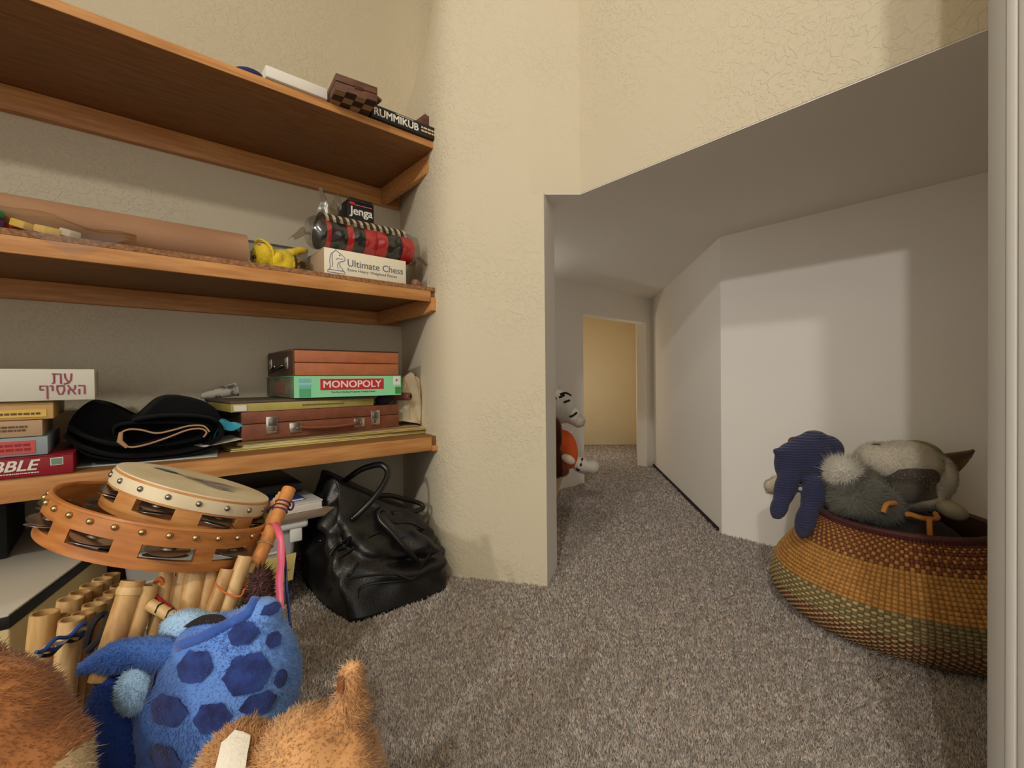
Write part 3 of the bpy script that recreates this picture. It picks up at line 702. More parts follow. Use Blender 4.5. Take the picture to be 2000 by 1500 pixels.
# folded black cloth
r = shelfthing('folded_cloth', 'thick black folded cloth with tan bound edges', 'cloth', -.665, .20, Z3+.003)
BLK = M('black_cloth', (20, 20, 23), .95, bump=.5, bscale=900, spec=.15, sheen=.04); TAN = M('tan_binding', (188, 150, 106), .9)
hump = [(-.095, .004), (-.126, .045), (-.116, .088), (-.085, .118), (-.070, .108), (-.05, .080), (-.035, .073), (-.018, .078), (.0, .1), (.02, .119), (.045, .120), (.075, .112), (.102, .100), (.118, .075), (.120, .040), (.105, .018), (.06, .003), (-.06, .0)]
g = G(); ring = []; secs = [(.14, .6), (.125, .9), (.05, 1), (-.03, 1.0), (-.045, .9), (-.050, .55)]
m = len(hump)
for y, k in secs: ring += [((x+.0)*(k if k < .9 else 1), y+.006*math.sin(40*x), z*(.75+.25*k)) for x, z in hump]
fs = [(q*m+i, q*m+(i+1) % m, (q+1)*m+(i+1) % m, (q+1)*m+i) for q in range(len(secs)-1) for i in range(m)] + [tuple(range(m)), tuple((len(secs)-1)*m+i for i in range(m))]
g.add(ring, fs); g.build('back_fold', BLK, r, sub=2, smooth=180)
def sheet(name, prof, y0, y1, t, mat):
    q = []; n = len(prof); g = G()
    q += [(x, y0, z) for x, z in prof] + [(x, y1, z) for x, z in prof]
    g.add(q, [(i, i+1, n+i+1, n+i) for i in range(n-1)]); return g.build(name, mat, r, thick=t, sub=1, smooth=180)
def spl(pts, n=40):
    out = []; P = [Vector((a, b)) for a, b in pts]; P = [P[0]]+P+[P[-1]]
    for k in range(len(P)-3):
        for i in range(n//(len(P)-3)):
            t = i/(n//(len(P)-3)); a, b, c, d = P[k:k+4]
            v = .5*((2*b)+(c-a)*t+(2*a-5*b+4*c-d)*t*t+(3*b-a-3*c+d)*t**3); out.append((v.x, v.y))
    out.append(tuple(pts[-1])); return out
sheet('fold_layer', spl([(-.122, .055), (-.098, .030), (-.05, .010), (.02, .006), (.08, .014), (.112, .034), (.108, .060), (.08, .074), (.02, .080), (-.03, .074)], 54), .09, -.105, .010, BLK)
sheet('fold_layer', spl([(-.108, .036), (-.085, .016), (-.03, .002), (.05, .002), (.10, .012)], 36), .09, -.112, .007, BLK)
sheet('fold_layer', spl([(-.118, .068), (-.09, .046), (-.05, .030), (.02, .024), (.075, .032), (.094, .050), (.075, .060), (.02, .067), (-.045, .068), (-.055, .052), (-.04, .040)], 60), .09, -.100, .008, BLK)
loop = spl([(.088, .046), (.078, .058), (.055, .060), (.03, .054), (.005, .050), (-.018, .058), (-.036, .060), (-.048, .052), (-.045, .038), (-.034, .028), (-.012, .030), (.02, .040), (.052, .052), (.074, .053), (.083, .045), (.078, .036)], 90)
G().tube([(x, -.1015, z) for x, z in loop], .0017, 6).build('bound_edge', TAN, r)
sheet('inner_fold', loop, .08, -.0995, .002, BLK)
g = G(); g.tube([(-.046, -.1012, .056), (-.048, -.1012, .040), (-.038, -.1012, .028)], [.003, .0045, .003], 8); g.build('bound_edge', TAN, r)

# the pile of boxes at the left
def boxthing(label, s1, d, z0, z1, col, rz=0, w=.30, dep=.22, name='game_box', lid=None):
    r = shelfthing(name, label, 'game box', s1, d, z0, math.radians(rz))
    G().bx(-w, 0, 0, dep, 0, (z1-z0)*(.94 if lid else 1)).build('box_body', M('card_%d_%d_%d' % col, col, .5), r, bevel=.0012)
    if lid: G().bx(-w-.0005, .0005, -.0006, dep+.0005, (z1-z0)*.945, z1-z0).build('box_lid', M('card_%d_%d_%d' % lid, lid, .5), r, bevel=.0006)
    return r
r = boxthing('crimson word game box at the bottom of the pile of five boxes', -.772, .338, Z3+.0005, .3845, (150, 22, 40), -1.5, lid=(140, 24, 40))
lettering('SCRABBLE', INKW, r, face_front(-.150, -.0007, .010), .106, .0165, bold=.04, shear=.3)
dashes(INKW, r, face_front(-.085, -.0007, .005), .045, .0028, name='small_print', rows=1, seed=3)
patch('green_badge', M('badge_green', (110, 150, 130), .5), r, face_front(-.026, -.0008, 0), 0, .013, .016, .026)
patch('badge_frame', INKW, r, face_front(-.027, -.0003, 0), 0, .015, .015, .027)
r = boxthing('pale blue game box with a coral label, lying on the crimson box', -.802, .330, .3855, .4145, (150, 166, 172), 0)
patch('red_label', M('coral_label', (206, 84, 84), .5), r, face_front(-.1, -.0008, 0), 0, .086, .004, .024)
dashes(M('red_ink', (150, 40, 44), .6), r, face_front(-.085, -.0014, .007), .066, .014, name='small_print', rows=2, seed=4)
r = boxthing('small beige game box lying under the yellow box', -.808, .325, .4155, .4415, (190, 160, 128), 1)
dashes(M('brown_ink', (104, 78, 60), .7), r, face_front(-.075, -.0008, .008), .058, .011, name='small_print', rows=2, seed=5)
r = boxthing('mustard yellow game box lying just under the white Hebrew lettered box', -.795, .325, .4425, .4708, (206, 168, 104), 0, lid=(168, 132, 78))
patch('yellow_label', M('yellow_label', (226, 190, 92), .6), r, face_front(-.10, -.0008, 0), 0, .092, .004, .016)
dashes(M('brown_ink', (104, 78, 60), .7), r, face_front(-.095, -.0014, .0065), .080, .006, name='small_print', rows=1, seed=6)
r = boxthing('white box with plum Hebrew lettering on top of the pile of boxes', -.744, .334, .4722, .5235, (216, 214, 202), 0, w=.34)
PLUM = M('plum_ink', (160, 84, 104), .6)
HEB = {'ayin': [[(.88, 1), (.80, .35), (.55, .08), (.02, -.04)], [(.15, 1), (.22, .55), (.55, .12)]], 'tav': [[(.05, .95), (.95, .95), (.95, 0)], [(.25, .95), (.25, .08), (0, .04)]],
       'he': [[(.0, .95), (.95, .95), (.95, 0)], [(.15, .58), (.15, 0)]], 'alef': [[(.05, 1), (.95, 0)], [(.92, 1), (.88, .62), (.60, .42)], [(.36, .66), (.12, .4), (.12, 0)]],
       'samekh': [[(0, .95), (.92, .95), (.98, .5), (.72, .04), (.34, .04), (.08, .5), (.12, .95)]], 'yod': [[(.0, .95), (.9, .95), (.9, .42)]], 'final_pe': [[(.12, .55), (.12, .95), (.95, .95), (.95, -.45)], [(.12, .55), (.55, .55)]]}
for gl, x0, x1, y0, y1 in (('ayin', 117, 136, 749, 730), ('tav', 94, 113, 749, 730), ('he', 147, 161, 769, 752), ('alef', 125, 142, 769, 752), ('samekh', 103, 119, 769, 752), ('yod', 90, 96, 769, 752), ('final_pe', 69, 86, 769, 752)):
    g = G(); k1, k2 = .000588, .000884
    for st in HEB[gl]: g.tube([((x0+(x1-x0)*a-182)*k1, -.0006, (780-(y0+(y1-y0)*b))*k2) for a, b in st], .00135, 6)
    g.build('hebrew_letter', PLUM, r)

# ------------------------------------------------------------------ under the lowest shelf
r = shelfthing('storage_bin', 'clear plastic storage bin with white lid and yellow label under the shelf', 'storage bin', -.415, .31, .0)
BIN = M('frosted_plastic', (176, 176, 172), .35, spec=.5); LID = M('white_lid', (222, 224, 222), .4)
g = G(); g.prism([(-.28, .02, .0), (-.022, .02, .0), (-.022, .26, 0), (-.28, .26, 0)], [(-.295, 0, .176), (0, 0, .176), (0, .28, .176), (-.295, .28, .176)]); g.build('bin_body', BIN, r, bevel=.012, seg=3)
for z in (.045, .095, .130):
    G().tube([(-.27, .0105-.02*z/.176*.3, z), (-.03, .0105-.02*z/.176*.3, z)], .0035, 6).build('rib', M('bin_rib', (196, 190, 178), .35), r)
G().bx(-.303, .018, -.014, .29, .177, .196).build('lid', LID, r, bevel=.007, seg=3)
G().bx(-.02, .004, -.012, -.002, .150, .178).build('clip', LID, r, bevel=.002)
g = G(); g.prism([(-.13, .0085, .062), (-.012, .0085, .062), (-.006, .0015, .122), (-.13, .0015, .122)], [(-.13, .0065, .062), (-.012, .0065, .062), (-.006, -.0005, .122), (-.13, -.0005, .122)])
g.build('label_sheet', M('yellow_paper', (222, 204, 124), .7), r, smooth=0)
dashes(M('grey_ink', (150, 136, 90), .7), r, Matrix(((1, 0, 0, -.10), (0, .1, -1, .0020), (0, 1, .1, .085), (0, 0, 0, 1))), .08, .006, name='handwriting', rows=1, seed=7)

o = G().bx(-.385, 0, 0, .27, 0, .016).build('wood_board', M('weathered_board', (150, 132, 112), .7, col2=(124, 106, 90), vscale=10, stretch=(1, 12, 12)), bevel=.0012); o.location = W(-.340, .330, .1965); o.rotation_euler.z = ANG
tag(o, 'grey-brown wooden board lying on the storage bin lid', 'board')
r = shelfthing('photo_album', 'thick white book lying on the wooden board', 'book', -.368, .322, .2132, math.radians(1))
G().bx(-.27, 0, .001, .22, .002, .0165).build('page_block', PAPER, r, bevel=.0008); G().bx(-.272, .002, 0, .221, .0168, .0190).build('cover', M('white_cover', (216, 216, 212), .5), r); G().bx(-.272, .002, 0, .221, 0, .0018).build('cover', MATS['white_cover'], r)
r = shelfthing('blue_book', 'thin royal blue book on the thick white book', 'book', -.400, .300, .2325, math.radians(2))
BLC = M('royal_blue_cover', (44, 66, 128), .45); G().bx(-.25, -.001, .001, .2, .0012, .0045).build('page_block', PAPER, r); G().bx(-.252, 0, 0, .201, .0047, .0062).build('cover', BLC, r); G().bx(-.252, 0, 0, .201, 0, .0010).build('cover', BLC, r)
r = shelfthing('binder', 'black ring binder lying on the books under the shelf', 'binder', -.385, .235, .2391, math.radians(-1))
G().bx(-.36, 0, 0, .215, 0, .003).build('cover', BLACK, r, bevel=.0008); G().bx(-.35, -.004, .004, .20, .0032, .018).build('page_block', M('dark_pages', (50, 46, 44), .7), r); G().bx(-.36, 0, 0, .215, .0182, .0212).build('cover', M('binder_cover', (42, 36, 34), .4), r, bevel=.0008)

# black leather bag
r = thing('leather_bag', 'slumped black leather holdall with rope-like handles on the carpet', 'bag', (0, 0, 0))
LEA = M('black_leather', (20, 20, 21), .34, bump=.22, bscale=260, spec=.5, bdist=.003)
foot = [W(-.374, .27), W(-.374, .345), W(-.364, .425), W(-.345, .462), W(-.26, .468), W(-.18, .468), W(-.135, .458), W(-.115, .430), W(-.112, .37), W(-.108, .30), W(-.100, .22), W(-.125, .12), W(-.2, .09), W(-.3, .08), W(-.35, .11), W(-.37, .19)]
topr = [W(-.345, .26, .262), W(-.342, .285, .268), W(-.332, .300, .272), W(-.322, .310, .262), W(-.275, .325, .232), W(-.215, .345, .198), W(-.165, .355, .172), W(-.135, .350, .155), W(-.122, .335, .150), W(-.122, .30, .152), W(-.130, .27, .160), W(-.170, .24, .185), W(-.235, .205, .225), W(-.30, .19, .265), W(-.325, .20, .275), W(-.340, .23, .270)]
def cr(ring, t):
    n = len(ring); k = int(t*n) % n; f = t*n-int(t*n); a, b, c, d = ring[(k-1) % n], ring[k], ring[(k+1) % n], ring[(k+2) % n]
    return .5*((2*b)+(c-a)*f+(2*a-5*b+4*c-d)*f*f+(3*b-a-3*c+d)*f**3)
cen = W(-.245, .29, .12)
def bagsurf(i, j):
    t = i % 1.0; a = cr(foot, t); b = cr(topr, t); e = j**.85
    p = a*(1-e)+b*e; out = Vector((p.x-cen.x, p.y-cen.y, 0)); out = out.normalized() if out.length > 1e-6 else out
    bul = .020*math.sin(math.pi*min(1, j*1.15)) if j < .87 else 0
    sag = .010*math.sin(16*t*math.pi+5*j)*math.sin(math.pi*j) + .007*math.sin(38*t+21*j*math.cos(6*t))*math.sin(math.pi*j) + .0035*math.sin(90*t-30*j)*math.sin(math.pi*j)
    fold = -.022*math.exp(-((j-.42-.10*math.sin(5*t*math.pi))/.05)**2)*(1 if .25 < t < .55 else .35)
    fold += .013*math.exp(-((j-.31-.08*math.sin(5*t*math.pi))/.05)**2)*(1 if .25 < t < .55 else .3)
    p = p + out*(bul+sag+fold); p.z = max(p.z, .0015+.0*j); return p
g = G(); g.grid(bagsurf, 128, 44); n1 = 129
cap = [tuple(44*n1+i for i in range(128))]; g.f += cap; g.f += [tuple(range(128))[::-1]]
bag = g.build('bag_body', LEA, r, smooth=180)
bv = BVHTree.FromPolygons([Vector(v) for v in g.v], [f for f in g.f])
def hits(pts, lift):
    q = [look(bv, u, v) for u, v in pts]; return [h+n*lift for h, n in q if h is not None]
def onbag(u, v, lift=.004):
    h, n = look(bv, u, v); 
    return h + n*lift if h is not None else ondepth(u, v, .40)
def crs(pts, n=8):
    P = [Vector(p) for p in pts]; P = [P[0]*2-P[1]]+P+[P[-1]*2-P[-2]]; out = []
    for k in range(len(P)-3):
        a, b, c, d = P[k:k+4]
        for i in range(n):
            f = i/n; out.append(.5*((2*b)+(c-a)*f+(2*a-5*b+4*c-d)*f*f+(3*b-a-3*c+d)*f**3))
    out.append(P[-2]); return out
HAN = M('handle_leather', (22, 22, 23), .28, bump=.1, bscale=300)
G().tube(crs([onbag(688, 1014, .0), ondepth(700, 1003, .37), ondepth(728, 975, .372), ondepth(750, 945, .365), ondepth(757, 922, .352), ondepth(745, 908, .335), ondepth(722, 911, .31), ondepth(700, 920, .29), onbag(672, 940, 0)]), .0072, 10).build('handle', HAN, r)
G().tube(crs([onbag(730, 968, .0), ondepth(760, 968, .30), ondepth(795, 976, .305), ondepth(822, 984, .315), ondepth(824, 994, .325), ondepth(800, 1000, .335), onbag(765, 1003, 0)]), .0062, 10).build('handle', HAN, r)
G().tube(crs([onbag(742, 996, .002), onbag(737, 1004, .006), onbag(742, 1020, .007), onbag(765, 1045, .007), onbag(788, 1072, .007), onbag(814, 1098, .006)]), .0066, 10).build('strap', HAN, r)
for pts in ([(742, 994), (755, 1000), (764, 1014), (775, 1022), (800, 1022), (828, 1034), (855, 1050)], [(660, 1090), (690, 1070), (720, 1048), (740, 1040)], [(680, 1130), (720, 1124), (770, 1122), (803, 1130), (820, 1112), (842, 1076), (856, 1046)],
            [(698, 1170), (702, 1150), (725, 1140), (770, 1135), (800, 1133)], [(676, 1220), (675, 1195), (690, 1150)], [(600, 1186), (640, 1155), (680, 1125), (700, 1100)]):
    q = hits(pts, .0012)
    if len(q) > 2: G().tube(crs(q, 5), .0028, 7).build('welt', HAN, r)
h, n = look(bv, 626, 1056)
if h is not None: G().ell(h+n*.001, (.0016, .0016, .0016)).build('stud', CHROME, r)
lp = hits(((646, 1085), (657, 1068), (672, 1058), (684, 1050), (676, 1066), (660, 1076)), .005)
G().tube(crs(lp, 5), .0034, 8).build('zip_pull', HAN, r)

# big white box with a black edge at the far left
r = thing('white_crate', 'large white topped box with black edge and cream side under the lowest shelf', 'box', (0, 0, 0))
A1, A2 = W(-.826, .515), W(-.735, .245); D1 = W(-.735, .03); B1, B2 = W(-1.28, .50), W(-1.28, .03)
g = G(); g.poly([A1, A2, D1, B2, B1], .001, .184); g.build('box_side', M('cream_side', (212, 194, 144), .6), r, bevel=.002)
def grow(P, e): c = sum(P, Vector())/len(P); return [c+(p-c)*(1+e) for p in P]
g = G(); g.poly(grow([A1, A2, D1, B2, B1], .004), .1845, .199); g.build('black_edge', M('black_tape', (22, 22, 24), .5), r, bevel=.001)
g = G(); g.poly(grow([A1, A2, D1, B2, B1], -.004), .1992, .2025); g.build('white_top', M('white_laminate', (206, 202, 192), .4), r, bevel=.001)
o = G().bx(-.35, 0, 0, .2, 0, .10).build('dark_carton', M('dark_box', (20, 18, 18), .8), bevel=.004); o.location = W(-.86, .235, .2031); o.rotation_euler.z = ANG; tag(o, 'dark carton standing on the white topped box beneath the shelf', 'box')

# ------------------------------------------------------------------ bamboo instruments
def bamboo(k): return M('bamboo_%d' % k, [(206, 168, 112), (196, 156, 100), (214, 180, 126), (206, 140, 76)][k], .5, col2=[(178, 138, 84), (168, 124, 74), (190, 152, 100), (184, 116, 58)][k], vscale=20, stretch=(6, 6, 1))
INS = M('bamboo_inside', (104, 72, 44), .8)
def pipe(par, top, bot, rad, k=0, name='pipe', lip=True):
    top = Vector(top); bot = Vector(bot); ax = (top-bot).normalized(); q = ax.to_track_quat('Z', 'Y').to_matrix(); L = (top-bot).length
    g = G(); wal = rad*.2
    g.lathe([(rad*.92, 0), (rad*.97, L*.5), (rad, L*.96), (rad*.98, L), (rad-wal, L), (rad-wal, L-.035), (rad*.1, L-.036)], 18, bot, q, capt=False)
    return g.build(name, bamboo(k), par, smooth=50)
STR = lambda n, c: M('cord_'+n, c, .8)
def cord(par, pts, rad, m, name='cord', closed=False): return G().tube([Vector(p) for p in pts], rad, 6, closed=closed).build(name, m, par)
def drop(p, z): return Vector((p[0], p[1], z))
row1 = [(88, 1196, .500, 45), (137, 1169, .535, 40), (157, 1156, .555, 36), (179, 1142, .58, 36), (200, 1130, .60, 32), (218, 1121, .62, 28)]
row2 = [(117, 1202, .515, 28), (140, 1209, .492, 40), (161, 1198, .510, 36), (183, 1180, .532, 36), (202, 1169, .555, 30), (220, 1155, .575, 30), (232, 1143, .595, 28)]
r = thing('double_pan_flute', 'double row bamboo pan flute with blue and white cord beside the white box', 'pan flute', (0, 0, 0))
for i, (u, v, Y, w) in enumerate(row1+row2):
    t = at(u, v, Y); b = drop(t+Vector((-.012, -.020, 0)), .004+.012*(i % 6)); pipe(r, t, b, w*Y/900/2, (i*2) % 3)
BC = STR('blue', (40, 70, 140)); WC = STR('white', (190, 186, 176)); KC = STR('black', (24, 22, 26))
for k in range(4):
    pts = [at(70+9*j+2*k, 1274-5*j+5*math.sin(j*1.1+k*1.7)+4*k, .450+.004*j+.002*k) for j in range(12)]
    cord(r, crs(pts, 3), .0020, [BC, WC, BC, KC][k])
cord(r, crs([at(u, v, Y) for u, v, Y in ((168, 1262, .462), (178, 1225, .462), (192, 1205, .468), (206, 1200, .475), (212, 1215, .468), (200, 1240, .462), (180, 1262, .458), (172, 1272, .458))], 5), .0032, KC)
r = thing('large_pan_flute', 'two fat pale bamboo pipes bound side by side in front of the double flute', 'pan flute', (0, 0, 0))
t1 = at(261, 1134, .485); t2 = at(292, 1143, .492)
pipe(r, t1, at(196, 1330, .452), .0112, 1); pipe(r, t2, at(232, 1335, .462), .0088, 0)
g = G(); ax = (t1-at(196, 1330, .452)).normalized(); q = ax.to_track_quat('Z', 'Y').to_matrix()
g.lathe([(.0098, -.002), (.0118, -.001), (.0122, .003), (.0118, .006), (.0098, .007)], 20, t1-ax*.012, q, False, False); g.build('node_ring', bamboo(2), r)
cord(r, crs([at(u, v, .440) for u, v in ((205, 1290), (235, 1296), (268, 1292))], 4), .0022, BC)
r = thing('red_bound_pan_flute', 'bamboo pan flute bound with bright red cord under the tambourines', 'pan flute', (0, 0, 0))
for i, (u, v, w) in enumerate(((325, 1117, 26), (338, 1126, 24), (357, 1115, 24), (386, 1104, 36), (415, 1112, 28))):
    Y = .515+.006*i; t = at(u, v, Y); pipe(r, t, at(u-34, v+175, Y-.035), w*Y/900/2, i % 3)
RC = STR('red', (170, 24, 34)); OC = STR('orange', (206, 106, 44))
for k in range(3): cord(r, crs([at(u, v+5*k, .494+.002*k) for u, v in ((300, 1160), (318, 1175), (338, 1192), (356, 1200), (378, 1196))], 4), .0019, RC)
g = G(); cane = [at(292+j*10, 1180+j*5.5, .482) for j in range(9)]
G().tube(cane, .0062, 12).build('cross_cane', bamboo(2), r)
for j in (2, 4, 6): cord(r, [cane[j]+Vector((0, -.0066, .0)), cane[j]+Vector((.001, -.003, .0062)), cane[j]+Vector((.002, .003, .0062))], .0009, KC)
cord(r, crs([at(u, v, .505) for u, v in ((303, 1138), (312, 1130), (318, 1140), (308, 1152))], 4), .0024, OC)
r = thing('slanted_pan_flute', 'slanting bamboo pan flute tied with orange thread next to the long flute', 'pan flute', (0, 0, 0))
for i, (u, v, w, dy) in enumerate(((445, 1112, 26, 130), (479, 1086, 27, 140), (493, 1100, 20, 130), (430, 1160, 26, 120))):
    Y = .535+.012*(i % 3); t = at(u, v, Y); pipe(r, t, at(u-48, v+dy, Y-.03), w*Y/900/2, (i+1) % 3)
cord(r, crs([at(u, v, .515) for u, v in ((420, 1140), (440, 1158), (468, 1165), (478, 1150))], 4), .0011, OC)
r = thing('long_bamboo_flute', 'long orange-tinted bamboo flute with purple thread leaning against the tambourine', 'flute', (0, 0, 0))
t = at(565, 955, .640); b = at(478, 1155, .545); pipe(r, t, b, .0090, 3, 'flute_body')
PC = STR('purple', (70, 42, 92))
for i, (u, v) in enumerate(((548, 962), (543, 968), (538, 974), (532, 980), (526, 986))):
    p = at(u, v, .648); pipe(r, p, p+(b-t)*.35, .0030, 0, 'thin_pipe')
ax = (t-b).normalized()
def ringpts(f, rad):
    c = b+(t-b)*f; x = ax.cross(Vector((0, 0, 1))).normalized(); y = ax.cross(x)
    return [c+(x*math.cos(2*math.pi*k/16)+y*math.sin(2*math.pi*k/16))*rad for k in range(16)]
for f in (.84, .80, .76): cord(r, ringpts(f, .0096), .0010, PC, 'thread', True)
cord(r, crs([at(u, v, .628) for u, v in ((560, 978), (573, 982), (568, 996), (548, 985), (530, 990), (523, 1000), (540, 1004))], 5), .0014, PC, 'thread')
for f in (.42, .12): cord(r, ringpts(f, .0094), .0013, bamboo(1), 'node_ring', True)
# ribbons
def ribbon(name, pts, w, m, label):
    P = crs(pts, 6); n = len(P); g = G(); vs = []
    for i, p in enumerate(P): vs += [p+Vector((-w, .0006*math.sin(i), 0)), p+Vector((w, 0, 0))]
    g.add(vs, [(2*i, 2*i+1, 2*i+3, 2*i+2) for i in range(n-1)]); o = g.build(name, m, smooth=180, thick=.0006)
    return tag(o, label, 'ribbon')
ribbon('satin_ribbon', [at(u, v, Y) for u, v, Y in ((524, 1026, .60), (536, 1022, .585), (546, 1045, .565), (549, 1090, .555), (546, 1140, .548), (548, 1195, .535))], .0045, M('pink_satin', (214, 92, 120), .4), 'pink satin ribbon hanging down from the tambourine rim')
ribbon('satin_ribbon', [at(u, v, Y) for u, v, Y in ((530, 1026, .602), (545, 1035, .59), (556, 1090, .565), (560, 1150, .552), (568, 1230, .54))], .0018, M('navy_satin', (36, 50, 110), .4), 'narrow navy ribbon hanging beside the pink one')
o = plush('feather_tuft', [((0, 0, 0), (.010, .008, .020)), ((.004, -.003, -.012), (.010, .008, .014))], M('maroon_feather', (104, 62, 56), .7, var=.4, vscale=60), None, voxel=.004, fur=2500, flen=.010, fw=.0016)[0]
o.location = at(506, 1148, .552); tag(o, 'maroon feather tuft beside the storage bin and bamboo pipes', 'feathers')

# ------------------------------------------------------------------ tambourines
def tambourine(label, c, e1, e2, R, H, slots, w_slot, wood, skin=None, studs=24, rows=1, phase=0.0):
    ax = e1.cross(e2).normalized(); r = thing('tambourine', label, 'tambourine', c)
    r.matrix_world = Matrix(((e1.x, e2.x, ax.x, c.x), (e1.y, e2.y, ax.y, c.y), (e1.z, e2.z, ax.z, c.z), (0, 0, 0, 1)))
    N = 144; zs = [-H, -H*.74, -H*.42, -H*.20, 0] ; g = G(); vs = []; fs = []
    def inslot(k, row):
        a = (k+.5)/N; 
        for j in range(slots):
            x = (j+phase)/slots; dd = abs((a-x+.5) % 1-.5)
            if dd < w_slot/2/(2*math.pi): return row == 1
        return False
    for z in zs:
        for k in range(N): a = 2*math.pi*k/N; vs.append((R*math.cos(a), R*math.sin(a), z))
    for i in range(len(zs)-1):
        for k in range(N):
            if not inslot(k, i): fs.append((i*N+k, i*N+(k+1) % N, (i+1)*N+(k+1) % N, (i+1)*N+k))
    g.add(vs, fs); g.build('hoop', wood, r, thick=.0055, smooth=50)
    g = G(); g.tube([(R*math.cos(2*math.pi*k/N), R*math.sin(2*math.pi*k/N), .0) for k in range(N)], .0031, 8, closed=True); g.build('rim', wood, r)
    for j in range(slots):
        a = 2*math.pi*(j+phase)/slots; zc = -H*.58 if not skin else -H*.58
        for t, dz in ((.10, .0035), (-.12, -.0035)):
            q = Euler((t*1.2, .10*math.sin(j*3+dz*900), 0)).to_matrix()
            g = G(); jr_ = min(R*w_slot*.45, .021)
            g.lathe([(.0012, .0018), (jr_*.32, .0020), (jr_*.38, .0004), (jr_, -.0004), (jr_, .0000), (jr_*.40, .0010), (jr_*.33, .0026), (.0012, .0024)], 24, (0, 0, 0), None, False, False)
            o = g.build('jingle', STEEL, r); o.matrix_local = Matrix.Translation(((R-.006)*math.cos(a), (R-.006)*math.sin(a), zc+dz)) @ q.to_4x4()
    for k in range(studs):
        a = 2*math.pi*(k+.5)/studs; z = -H*.12 if not skin else -H*.13
        G().ell(((R+.0035)*math.cos(a), (R+.0035)*math.sin(a), z-.001), (.0034, .0034, .0034), None, 12, 8).build('stud', BRASS if not skin else STEEL, r)
    if skin:
        prof = [(R+.0034, -H*.36), (R+.0036, -H*.05), (R+.0015, .0036), (R-.004, .0044), (.0005, .0040)]
        G().lathe(prof, 96, (0, 0, 0), None, False, False).build('skin_head', skin, r, smooth=60)
        ink = M('painted_ink', (120, 112, 116), .8); inb = M('painted_blue', (92, 116, 146), .8)
        def strok(pts, w, m):
            P = crs([Vector((a, b, .0052)) for a, b in pts], 5); n = len(P); g = G(); vs = []
            for i, p in enumerate(P):
                t = (P[min(i+1, n-1)]-P[max(i-1, 0)]).normalized(); s = Vector((-t.y, t.x, 0))*w*math.sin(math.pi*(i+.6)/(n+.2)); vs += [p-s, p+s]
            g.add(vs, [(2*i, 2*i+1, 2*i+3, 2*i+2) for i in range(n-1)]); g.build('painted_stroke', m, r)
        strok([(-.052, .030), (-.040, .034), (-.024, .028)], .006, inb); strok([(-.045, .024), (-.030, .026), (-.018, .022)], .003, M('painted_dark', (60, 66, 84), .8))
        for k in range(9):
            y0 = .026-.006*k; strok([(-.028+.004*k, y0), (.0+.003*k, y0-.006), (.03, y0-.005+.002*math.sin(k)), (.056-.002*k, y0-.012)], .0013+.0006*(k % 3), ink)
        strok([(-.02, .015), (-.008, .006), (.002, .012), (.012, .0)], .002, M('painted_rust', (140, 108, 100), .8))
    return r
va = math.radians(36.65); tl = math.radians(19)
rdir = Vector((math.cos(va), math.sin(va), 0)); vdir = Vector((-math.sin(va), math.cos(va), 0))
e1 = rdir*math.cos(tl)-Vector((0, 0, 1))*math.sin(tl)
HOOP = M('hoop_wood', (186, 122, 62), .42, col2=(162, 98, 46), vscale=8, stretch=(3, 3, 20)); HOOP2 = M('hoop_wood_pale', (198, 142, 82), .42, col2=(176, 116, 60), vscale=8, stretch=(3, 3, 20))
tambourine('wide open-framed wooden tambourine with steel jingles and brass studs, tilted over the pan flutes', Vector((-.436, .586, .342)), e1, vdir, .1135, .044, 10, .42, HOOP, None, 30, phase=.56)
tl = math.radians(22); e1b = rdir*math.cos(tl)-Vector((0, 0, 1))*math.sin(tl)
axb = e1b.cross(vdir)
tambourine('smaller skin-headed tambourine with painted head nested inside the wide wooden hoop', Vector((-.424, .606, .347))+axb*.018, e1b, vdir, .0865, .042, 8, .46, HOOP2, M('drum_skin', (222, 208, 176), .65, col2=(206, 190, 156), vscale=14, bump=.15, bscale=120), 18, phase=.42)

# ------------------------------------------------------------------ plush toys close by on the left
def lc(c): return np.array(lin(c)[:3])
FURV = M('plush_pile', attr='fibre', rough=.95, sheen=.25, spec=.08)
# blue spotted plush
r = thing('blue_plush', 'blue spotted plush animal with navy patches and pale belly', 'plush toy', (0, 0, 0))
bl1, bl2, bl3 = lc((116, 158, 224)), lc((78, 120, 204)), lc((46, 76, 160)); pale = lc((160, 196, 230))
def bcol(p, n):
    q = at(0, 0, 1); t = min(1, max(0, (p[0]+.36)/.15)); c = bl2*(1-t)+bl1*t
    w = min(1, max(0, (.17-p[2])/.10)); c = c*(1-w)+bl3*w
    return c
els = [((-.297, .462, .165), (.070, .045, .100)), ((-.270, .470, .195), (.046, .042, .075)), ((-.310, .455, .080), (.080, .05, .085)),
       ((-.256, .468, .262), (.018, .018, .018)), ((-.30, .458, .238), (.058, .018, .016), (0, -.50, .1)), ((-.345, .458, .16), (.03, .03, .06))]
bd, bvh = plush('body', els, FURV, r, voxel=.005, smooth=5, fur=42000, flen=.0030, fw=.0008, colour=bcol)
NP = M('navy_plush_patch', (18, 30, 84), .95, col2=(36, 62, 136), vscale=70, bump=.6, bscale=500, sheen=.2)
hexa = [(math.cos(math.pi/3*k), math.sin(math.pi/3*k)) for k in range(6)]
